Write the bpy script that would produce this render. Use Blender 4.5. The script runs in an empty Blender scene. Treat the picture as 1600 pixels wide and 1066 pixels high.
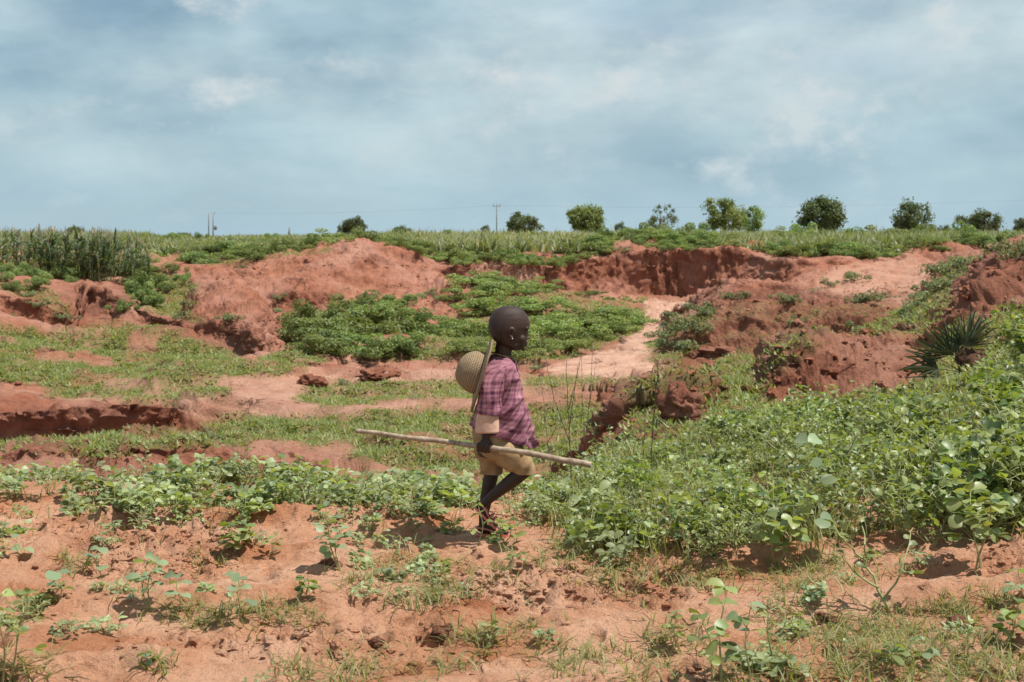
import bpy, math, random
import numpy as np
from mathutils import Matrix, Vector, Euler

# ------------------------------------------------------------------ camera
F = 2222.0          # focal length in pixels of the 1600-wide frame
HZ = 368.0          # pixel row of the horizon
EYE = 1.5           # eye height above the near field
scene = bpy.context.scene
COL = scene.collection
cam_data = bpy.data.cameras.new('camera')
cam = bpy.data.objects.new('camera', cam_data)
COL.objects.link(cam)
cam.location = (0, 0, EYE)
cam.rotation_euler = (math.radians(90), 0, 0)
cam_data.sensor_width = 36.0
cam_data.sensor_fit = 'HORIZONTAL'
cam_data.lens = 36.0 * F / 1600.0
cam_data.shift_y = -(533.0 - HZ) / 1600.0
cam_data.clip_start = 0.1
cam_data.clip_end = 20000
cam_data.dof.use_dof = True
cam_data.dof.focus_distance = 7.0
cam_data.dof.aperture_fstop = 8.0
scene.camera = cam

# ------------------------------------------------------------------ sky and sun
SUN = Vector((0.42, -0.10, 0.90)).normalized()
world = bpy.data.worlds.new('World')
scene.world = world
world.use_nodes = True
wn, wl = world.node_tree.nodes, world.node_tree.links
wn.clear()

def wnode(t, **kw):
    n = wn.new(t)
    for k, v in kw.items():
        setattr(n, k, v)
    return n

out = wnode('ShaderNodeOutputWorld')
bg = wnode('ShaderNodeBackground')
bg.inputs['Strength'].default_value = 0.1
sky = wnode('ShaderNodeTexSky')
sky.sky_type = 'NISHITA'
sky.sun_disc = False
sky.sun_elevation = math.asin(SUN.z)
sky.sun_rotation = math.atan2(SUN.x, SUN.y)
sky.altitude = 300
sky.air_density = 1.0
sky.dust_density = 1.5
tc = wnode('ShaderNodeTexCoord')
# cloud deck: layered, wider than tall, drawn in directions all round the sky
def wnoise(scale_vec, loc, detail, rough, dist, scale=1.0):
    mp = wnode('ShaderNodeMapping')
    mp.inputs['Scale'].default_value = scale_vec
    mp.inputs['Location'].default_value = loc
    wl.new(tc.outputs['Generated'], mp.inputs['Vector'])
    nz = wnode('ShaderNodeTexNoise')
    nz.inputs['Scale'].default_value = scale
    nz.inputs['Detail'].default_value = detail
    nz.inputs['Roughness'].default_value = rough
    nz.inputs['Distortion'].default_value = dist
    wl.new(mp.outputs['Vector'], nz.inputs['Vector'])
    return nz

def wramp(src, stops):
    r = wnode('ShaderNodeValToRGB')
    e = r.color_ramp.elements
    while len(e) < len(stops):
        e.new(0.5)
    for el, (p, c) in zip(e, stops):
        el.position = p
        el.color = tuple(c) + (1,) if len(c) == 3 else c
    wl.new(src, r.inputs['Fac'])
    return r

def wmix(a, b, fac, mode='MIX'):
    m = wnode('ShaderNodeMix', data_type='RGBA', blend_type=mode)
    m.clamp_factor = True
    for s, i in ((a, 6), (b, 7)):
        if isinstance(s, tuple):
            m.inputs[i].default_value = s
        else:
            wl.new(s, m.inputs[i])
    if isinstance(fac, float):
        m.inputs[0].default_value = fac
    else:
        wl.new(fac, m.inputs[0])
    return m.outputs[2]

big = wnoise((3.0, 3.0, 9.5), (3.1, 0.7, 0.4), 5, 0.48, 0.0)
mid = wnoise((9.0, 9.0, 18.0), (0.3, 5.1, 2.4), 6, 0.55, 0.0)
wisp = wnoise((12.0, 12.0, 20.0), (7.3, 1.1, 4.4), 7, 0.60, 0.0)
mass = wramp(big.outputs['Fac'], [(0.36, (1.75, 2.80, 3.50)), (0.45, (2.45, 3.70, 4.50)), (0.53, (3.35, 4.60, 5.20)), (0.62, (4.2, 5.25, 5.65))])
tex = wramp(mid.outputs['Fac'], [(0.36, (0.76, 0.81, 0.86)), (0.5, (0.99, 0.99, 0.99)), (0.64, (1.20, 1.16, 1.13))])
cloud = wmix(mass.outputs['Color'], tex.outputs['Color'], 1.0, 'MULTIPLY')
wf = wramp(wisp.outputs['Fac'], [(0.52, (0, 0, 0)), (0.58, (0.28, 0.28, 0.28)), (0.66, (0.95, 0.95, 0.95))])
cloud = wmix(cloud, (5.5, 5.95, 6.05, 1), wf.outputs['Color'])
cover = wnoise((4.0, 4.0, 16.0), (1.7, 8.2, 3.3), 6, 0.55, 0.3)
cf = wramp(cover.outputs['Fac'], [(0.30, (0.55, 0.55, 0.55)), (0.45, (0.93, 0.93, 0.93))])
skymix = wmix(sky.outputs['Color'], cloud, cf.outputs['Color'])
# damp, slightly bluer air low over the horizon
sep = wnode('ShaderNodeSeparateXYZ')
wl.new(tc.outputs['Generated'], sep.inputs['Vector'])
hz = wramp(sep.outputs['Z'], [(0.0, (0.85, 0.85, 0.85)), (0.045, (0.45, 0.45, 0.45)), (0.11, (0.0, 0.0, 0.0))])
skymix = wmix(skymix, (3.6, 4.95, 5.6, 1), hz.outputs['Color'])
wl.new(skymix, bg.inputs['Color'])
wl.new(bg.outputs['Background'], out.inputs['Surface'])

sun_data = bpy.data.lights.new('sun', 'SUN')
sun_data.energy = 5.0
sun_data.angle = math.radians(0.6)
sun_data.color = (1.0, 0.955, 0.88)
sun = bpy.data.objects.new('sun', sun_data)
COL.objects.link(sun)
sun.rotation_euler = SUN.to_track_quat('Z', 'Y').to_euler()
sun.location = (8, -4, 20)

scene.view_settings.view_transform = 'Standard'
scene.view_settings.look = 'None'
scene.view_settings.exposure = 0.30
scene.view_settings.gamma = 1.0
scene.view_settings.use_curve_mapping = False
scene.cycles.max_bounces = 6
scene.cycles.diffuse_bounces = 3
scene.cycles.glossy_bounces = 2
scene.cycles.transmission_bounces = 3
scene.cycles.transparent_max_bounces = 4

# ------------------------------------------------------------------ helpers
RNG = np.random.default_rng(11)
random.seed(5)

def tag(o, label=None, cat=None, group=None, kind=None):
    if label: o['label'] = label
    if cat: o['category'] = cat
    if group: o['group'] = group
    if kind: o['kind'] = kind
    return o

def np_mesh(name, verts, faces, smooth=False, attrs=None, uv=None):
    """verts (n,3), faces list of (m,k) arrays or one array"""
    if not isinstance(faces, (list, tuple)):
        faces = [faces]
    verts = np.ascontiguousarray(verts, dtype=np.float32)
    me = bpy.data.meshes.new(name)
    me.vertices.add(len(verts))
    me.vertices.foreach_set('co', verts.ravel())
    loops = np.concatenate([np.asarray(f, dtype=np.int32).ravel() for f in faces])
    tot = np.concatenate([np.full(len(f), np.asarray(f).shape[1], dtype=np.int32) for f in faces])
    start = np.concatenate([[0], np.cumsum(tot)[:-1]]).astype(np.int32)
    me.loops.add(len(loops))
    me.loops.foreach_set('vertex_index', loops)
    me.polygons.add(len(tot))
    me.polygons.foreach_set('loop_start', start)
    me.polygons.foreach_set('loop_total', tot)
    me.polygons.foreach_set('use_smooth', np.full(len(tot), smooth, dtype=bool))
    if attrs:
        for k, v in attrs.items():
            a = me.attributes.new(k, 'FLOAT', 'POINT')
            a.data.foreach_set('value', np.ascontiguousarray(v, dtype=np.float32))
    if uv is not None:
        lay = me.uv_layers.new(name='uv')
        lay.data.foreach_set('uv', np.ascontiguousarray(uv[loops], dtype=np.float32).ravel())
    me.update(calc_edges=True)
    return me

def link(name, data, mat=None, parent=None):
    o = bpy.data.objects.new(name, data)
    COL.objects.link(o)
    if parent is not None:
        o.parent = parent
    if mat is not None and data is not None and not data.materials:
        data.materials.append(mat)
    return o

def empty(name, loc=(0, 0, 0), rz=0.0, sc=1.0):
    o = bpy.data.objects.new(name, None)
    COL.objects.link(o)
    o.location = loc
    o.rotation_euler = (0, 0, rz)
    o.scale = (sc, sc, sc) if not hasattr(sc, '__len__') else sc
    o.empty_display_size = 0.1
    return o

def dup(root):
    r = root.copy()
    COL.objects.link(r)
    for ch in list(root.children):
        c = ch.copy()
        COL.objects.link(c)
        c.parent = r
        for g in list(ch.children):
            d = g.copy()
            COL.objects.link(d)
            d.parent = c
    return r

def perlin(x, y, z, seed=0):
    x = np.asarray(x, dtype=np.float32); y = np.asarray(y, dtype=np.float32); z = np.asarray(z, dtype=np.float32)
    xi = np.floor(x); yi = np.floor(y); zi = np.floor(z)
    xf = x - xi; yf = y - yi; zf = z - zi
    u = xf * xf * (3 - 2 * xf); v = yf * yf * (3 - 2 * yf); w = zf * zf * (3 - 2 * zf)
    xi = xi.astype(np.int32).view(np.uint32); yi = yi.astype(np.int32).view(np.uint32); zi = zi.astype(np.int32).view(np.uint32)
    hx = (xi * np.uint32(374761393), (xi + np.uint32(1)) * np.uint32(374761393))
    hy = (yi * np.uint32(668265263), (yi + np.uint32(1)) * np.uint32(668265263))
    sd = np.uint32((seed * 1274126177 + 97) & 0xffffffff)
    hz = (zi * np.uint32(2246822519) + sd, (zi + np.uint32(1)) * np.uint32(2246822519) + sd)
    k = np.float32(1 / 511.5)
    def g(dx, dy, dz):
        h = hx[dx] + hy[dy] + hz[dz]
        h = (h ^ (h >> np.uint32(13))) * np.uint32(1274126177)
        h = h ^ (h >> np.uint32(16))
        return ((h & np.uint32(1023)) * k - 1) * (xf - dx) + (((h >> np.uint32(10)) & np.uint32(1023)) * k - 1) * (yf - dy) + (((h >> np.uint32(20)) & np.uint32(1023)) * k - 1) * (zf - dz)
    x00 = g(0, 0, 0); x00 += (g(1, 0, 0) - x00) * u
    x10 = g(0, 1, 0); x10 += (g(1, 1, 0) - x10) * u
    x01 = g(0, 0, 1); x01 += (g(1, 0, 1) - x01) * u
    x11 = g(0, 1, 1); x11 += (g(1, 1, 1) - x11) * u
    x00 += (x10 - x00) * v; x01 += (x11 - x01) * v
    return x00 + (x01 - x00) * w

def fbm(p, scale, octs=4, seed=0, gain=0.5, where=None):
    """fractal noise; with where, only computed at those grid points (0 elsewhere)"""
    q = np.asarray(p, dtype=np.float32)
    if where is not None:
        full = np.zeros(q.shape[:-1], dtype=np.float32); q = q[where]
    s = np.zeros(q.shape[:-1], dtype=np.float32); amp = 1.0; f = 1.0 / scale
    for k in range(octs):
        s += np.float32(amp) * perlin(q[..., 0] * f + 17.3 * k, q[..., 1] * f + 3.1 * k, q[..., 2] * f, seed + k)
        amp *= gain; f *= 2.03
    if where is not None:
        full[where] = s
        return full
    return s

def poly_mask(px, py, poly, soft=0.0):
    """1 inside the polygon"""
    inside = np.zeros(px.shape, dtype=bool)
    n = len(poly)
    for i in range(n):
        x0, y0 = poly[i]; x1, y1 = poly[(i + 1) % n]
        if y0 == y1: continue
        c = ((y0 > py) != (y1 > py)) & (px < (x1 - x0) * (py - y0) / (y1 - y0) + x0)
        inside ^= c
    return inside

def tube(path, radii, sides=6, cap=True):
    path = np.asarray(path, dtype=float)
    n = len(path)
    radii = np.broadcast_to(np.asarray(radii, dtype=float), (n,))
    t = np.gradient(path, axis=0)
    t /= np.linalg.norm(t, axis=1, keepdims=True) + 1e-9
    ref = np.array([0.0, 0.0, 1.0]) if abs(t[:, 2]).mean() < 0.8 else np.array([1.0, 0.0, 0.0])
    a = np.cross(t, ref); a /= np.linalg.norm(a, axis=1, keepdims=True) + 1e-9
    b = np.cross(t, a)
    th = np.linspace(0, 2 * np.pi, sides, endpoint=False)
    v = path[:, None, :] + radii[:, None, None] * (a[:, None, :] * np.cos(th)[None, :, None] + b[:, None, :] * np.sin(th)[None, :, None])
    v = v.reshape(-1, 3)
    i = np.arange(n - 1)[:, None] * sides; j = np.arange(sides)[None, :]; j2 = (j + 1) % sides
    q = np.stack([i + j, i + sides + j, i + sides + j2, i + j2], -1).reshape(-1, 4)
    if cap:
        v = np.vstack([v, path[0], path[-1]])
        c0, c1 = len(v) - 2, len(v) - 1
        jj = np.arange(sides); jk = (jj + 1) % sides
        q0 = np.stack([np.full(sides, c0), jj, jk, jk], -1)
        t0 = np.stack([np.full(sides, c0), jj, jk], -1)
        t1 = np.stack([np.full(sides, c1), (n - 1) * sides + jk, (n - 1) * sides + jj], -1)
        return v, [q, np.vstack([t0, t1])]
    return v, [q]

class Bag:
    """collects pieces (verts, face arrays) into one mesh"""
    def __init__(self):
        self.v = []; self.f = {}; self.n = 0; self.t = []
    def add(self, v, faces, tint=0.5):
        if not isinstance(faces, (list, tuple)): faces = [faces]
        for f in faces:
            f = np.asarray(f)
            if len(f): self.f.setdefault(f.shape[1], []).append(f + self.n)
        self.v.append(np.asarray(v)); self.n += len(v)
        self.t.append(np.broadcast_to(np.asarray(tint, dtype=np.float32), (len(v),)))
        return self
    def mesh(self, name, smooth=False):
        return np_mesh(name, np.vstack(self.v), [np.vstack(f) for f in self.f.values()], smooth, {'tint': np.concatenate(self.t)})

# ------------------------------------------------------------------ materials
def new_mat(name):
    m = bpy.data.materials.new(name)
    m.use_nodes = True
    nt = m.node_tree
    b = nt.nodes['Principled BSDF']
    return m, nt, b

class NT:
    def __init__(self, nt): self.nt = nt
    def n(self, t, **kw):
        nd = self.nt.nodes.new(t)
        for k, v in kw.items(): setattr(nd, k, v)
        return nd
    def l(self, a, b): self.nt.links.new(a, b)
    def noise(self, vec, scale, detail=4, rough=0.55, dist=0.0):
        nd = self.n('ShaderNodeTexNoise')
        nd.inputs['Scale'].default_value = scale; nd.inputs['Detail'].default_value = detail
        nd.inputs['Roughness'].default_value = rough; nd.inputs['Distortion'].default_value = dist
        if vec is not None: self.l(vec, nd.inputs['Vector'])
        return nd.outputs['Fac']
    def ramp(self, src, stops, interp='LINEAR'):
        r = self.n('ShaderNodeValToRGB'); r.color_ramp.interpolation = interp
        e = r.color_ramp.elements
        while len(e) < len(stops): e.new(0.5)
        for el, (p, c) in zip(e, stops):
            el.position = p
            el.color = (c, c, c, 1) if not hasattr(c, '__len__') else tuple(c) + (1,)
        self.l(src, r.inputs['Fac'])
        return r.outputs['Color']
    def mix(self, a, b, fac, mode='MIX'):
        m = self.n('ShaderNodeMix', data_type='RGBA', blend_type=mode)
        for s, i in ((a, 6), (b, 7)):
            if isinstance(s, (tuple, list)): m.inputs[i].default_value = tuple(s) + (1,) if len(s) == 3 else s
            else: self.l(s, m.inputs[i])
        if isinstance(fac, (int, float)): m.inputs[0].default_value = fac
        else: self.l(fac, m.inputs[0])
        return m.outputs[2]
    def attr(self, name):
        a = self.n('ShaderNodeAttribute'); a.attribute_name = name
        return a.outputs['Fac']
    def math(self, op, a, b=None):
        m = self.n('ShaderNodeMath', operation=op)
        for s, i in ((a, 0), (b, 1)):
            if s is None: continue
            if isinstance(s, (int, float)): m.inputs[i].default_value = s
            else: self.l(s, m.inputs[i])
        return m.outputs[0]
    def bump(self, h, strength, dist, normal=None):
        b = self.n('ShaderNodeBump')
        b.inputs['Strength'].default_value = strength; b.inputs['Distance'].default_value = dist
        self.l(h, b.inputs['Height'])
        if normal is not None: self.l(normal, b.inputs['Normal'])
        return b.outputs['Normal']

def soil_material():
    m, nt, b = new_mat('laterite_soil')
    k = NT(nt)
    pos = k.n('ShaderNodeTexCoord').outputs['Object']
    n1 = k.noise(pos, 0.55, 5, 0.6)
    n2 = k.noise(pos, 3.5, 6, 0.65)
    n3 = k.noise(pos, 22.0, 5, 0.7)
    red = k.mix((0.205, 0.066, 0.036), (0.39, 0.162, 0.098), k.ramp(n2, [(0.3, 0.0), (0.7, 1.0)]))
    red = k.mix(red, (0.45, 0.235, 0.178), k.ramp(n1, [(0.42, 0.0), (0.72, 0.75)]))
    n4 = k.noise(pos, 1.3, 7, 0.7, 0.4)
    red = k.mix(red, (0.17, 0.060, 0.040), k.ramp(n4, [(0.30, 0.75), (0.44, 0.0)]))
    pale = k.mix((0.40, 0.155, 0.072), (0.59, 0.290, 0.168), k.ramp(n2, [(0.32, 0.0), (0.66, 1.0)]))
    pale = k.mix(pale, (0.68, 0.395, 0.258), k.ramp(k.noise(pos, 1.6, 5, 0.6), [(0.40, 0.0), (0.60, 0.85)]))
    c = k.mix(red, pale, k.attr('pale'))
    c = k.mix(c, (0.58, 0.355, 0.255), k.attr('dust'))
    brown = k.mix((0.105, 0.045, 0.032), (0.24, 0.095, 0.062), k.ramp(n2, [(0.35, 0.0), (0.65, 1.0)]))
    c = k.mix(c, brown, k.math('MULTIPLY', k.attr('shade_brown'), k.ramp(n4, [(0.34, 1.0), (0.62, 0.35)])))  # browner soil colour stands in for shade on banks and scarps
    # small darker crumbs and damp spots
    c = k.mix(c, (0.15, 0.050, 0.032), k.math('MULTIPLY', k.math('SUBTRACT', 1.0, k.attr('pale')), k.ramp(k.noise(pos, 4.5, 6, 0.72, 0.6), [(0.31, 0.8), (0.37, 0.0)])))
    c = k.mix(c, (0.24, 0.085, 0.042), k.ramp(n3, [(0.30, 0.65), (0.43, 0.0)]))
    wv = k.n('ShaderNodeVectorMath', operation='ADD')
    nzv = k.n('ShaderNodeTexNoise'); nzv.inputs['Scale'].default_value = 2.2; nzv.inputs['Detail'].default_value = 6; nzv.inputs['Roughness'].default_value = 0.65
    k.l(pos, nzv.inputs['Vector']); k.l(pos, wv.inputs[0]); k.l(nzv.outputs['Color'], wv.inputs[1])
    vo = k.n('ShaderNodeTexVoronoi', feature='DISTANCE_TO_EDGE'); vo.inputs['Scale'].default_value = 0.95
    k.l(wv.outputs[0], vo.inputs['Vector'])
    crack = k.math('MULTIPLY', k.ramp(vo.outputs['Distance'], [(0.006, 1.0), (0.022, 0.0)]), k.ramp(k.noise(pos, 0.8, 5, 0.65), [(0.55, 0.0), (0.62, 1.0)]))
    crack = k.math('MULTIPLY', crack, k.math('SUBTRACT', 1.0, k.attr('pale')))
    c = k.mix(c, (0.10, 0.036, 0.024), k.math('MULTIPLY', crack, 0.85))
    green = k.mix((0.085, 0.115, 0.032), (0.19, 0.215, 0.075), k.ramp(n3, [(0.35, 0.0), (0.65, 1.0)]))
    gm = k.math('MULTIPLY', k.attr('cover'), k.ramp(k.noise(pos, 9.0, 6, 0.7), [(0.34, 0.3), (0.54, 1.0)]))
    c = k.mix(c, green, gm)
    k.l(c, b.inputs['Base Color'])
    b.inputs['Roughness'].default_value = 0.95
    b.inputs['Specular IOR Level'].default_value = 0.12
    fine = k.noise(pos, 60.0, 6, 0.7)
    lump = k.noise(pos, 9.0, 8, 0.68)
    nb = k.bump(lump, 0.95, 0.10)
    nb = k.bump(k.math('SUBTRACT', 1.0, crack), 0.8, 0.08, nb)
    nb = k.bump(fine, 0.55, 0.012, nb)
    k.l(nb, b.inputs['Normal'])
    return m

def leaf_material(name, dark, light, dry=None, rough=0.42, trans=0.35, spec=0.5):
    m, nt, b = new_mat(name)
    k = NT(nt)
    info = k.n('ShaderNodeObjectInfo').outputs['Random']
    t = k.attr('tint')
    pos = k.n('ShaderNodeTexCoord').outputs['Object']
    base = k.mix(dark, light, t)
    hs = k.n('ShaderNodeHueSaturation')
    k.l(base, hs.inputs['Color'])
    k.l(k.math('ADD', k.math('MULTIPLY', info, 0.04), 0.48), hs.inputs['Hue'])
    k.l(k.math('ADD', k.math('MULTIPLY', info, 0.35), 0.82), hs.inputs['Value'])
    hs.inputs['Saturation'].default_value = 0.95
    c = hs.outputs['Color']
    if dry is not None:
        c = k.mix(c, dry, k.ramp(t, [(0.90, 0.0), (0.96, 0.85)]))
    k.l(c, b.inputs['Base Color'])
    b.inputs['Roughness'].default_value = rough
    b.inputs['Specular IOR Level'].default_value = spec
    tr = k.n('ShaderNodeBsdfTranslucent')
    tcx = k.mix(c, (1.25, 1.25, 0.35), 1.0, 'MULTIPLY')
    k.l(tcx, tr.inputs['Color'])
    ms = k.n('ShaderNodeMixShader')
    ms.inputs[0].default_value = trans
    k.l(b.outputs[0], ms.inputs[1]); k.l(tr.outputs[0], ms.inputs[2])
    k.l(ms.outputs[0], nt.nodes['Material Output'].inputs['Surface'])
    return m

def plain_material(name, c0, c1, scale=20, rough=0.8, bump=0.0, spec=0.3, bdist=0.01):
    m, nt, b = new_mat(name)
    k = NT(nt)
    pos = k.n('ShaderNodeTexCoord').outputs['Object']
    n = k.noise(pos, scale, 5, 0.65)
    k.l(k.mix(c0, c1, k.ramp(n, [(0.32, 0.0), (0.68, 1.0)])), b.inputs['Base Color'])
    b.inputs['Roughness'].default_value = rough
    b.inputs['Specular IOR Level'].default_value = spec
    if bump:
        k.l(k.bump(n, bump, bdist), b.inputs['Normal'])
    return m

M = {}
M['soil'] = soil_material()
M['leaf_near'] = leaf_material('broad_leaf', (0.060, 0.105, 0.024), (0.39, 0.435, 0.145), (0.50, 0.42, 0.16), 0.42, 0.40, 0.55)
M['leaf_teal'] = leaf_material('seedling_leaf', (0.150, 0.215, 0.120), (0.33, 0.415, 0.220), None, 0.46, 0.36, 0.45)
M['leaf_bush'] = leaf_material('bush_leaf', (0.090, 0.140, 0.038), (0.37, 0.425, 0.140), None, 0.5, 0.38, 0.4)
M['leaf_tree'] = leaf_material('tree_leaf', (0.065, 0.092, 0.036), (0.185, 0.215, 0.085), None, 0.55, 0.28, 0.35)
M['leaf_grass'] = leaf_material('grass_blade', (0.145, 0.180, 0.055), (0.34, 0.365, 0.140), (0.46, 0.40, 0.23), 0.55, 0.40, 0.35)
M['leaf_crop'] = leaf_material('crop_blade', (0.125, 0.170, 0.075), (0.33, 0.370, 0.185), (0.44, 0.39, 0.27), 0.5, 0.35, 0.4)
M['palm'] = leaf_material('palm_blade', (0.075, 0.090, 0.050), (0.18, 0.20, 0.115), (0.32, 0.27, 0.15), 0.42, 0.15, 0.5)
M['stem'] = plain_material('green_stem', (0.20, 0.225, 0.085), (0.42, 0.41, 0.19), 30, 0.6)
M['bark'] = plain_material('bark', (0.09, 0.065, 0.045), (0.19, 0.14, 0.10), 12, 0.9, 0.6)
M['twig'] = plain_material('dry_twig', (0.07, 0.045, 0.035), (0.16, 0.11, 0.08), 30, 0.9)
M['straw_stalk'] = plain_material('dry_straw', (0.42, 0.34, 0.20), (0.62, 0.53, 0.34), 30, 0.8)

# ------------------------------------------------------------------ ground
def zpy(Y, py):
    return EYE - (py - HZ) / F * Y

def pix(v):
    v = np.asarray(v)
    Y = np.maximum(v[..., 1], 0.05)
    return 800 + F * v[..., 0] / Y, HZ - F * (v[..., 2] - EYE) / Y

APEX = 8.0
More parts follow.
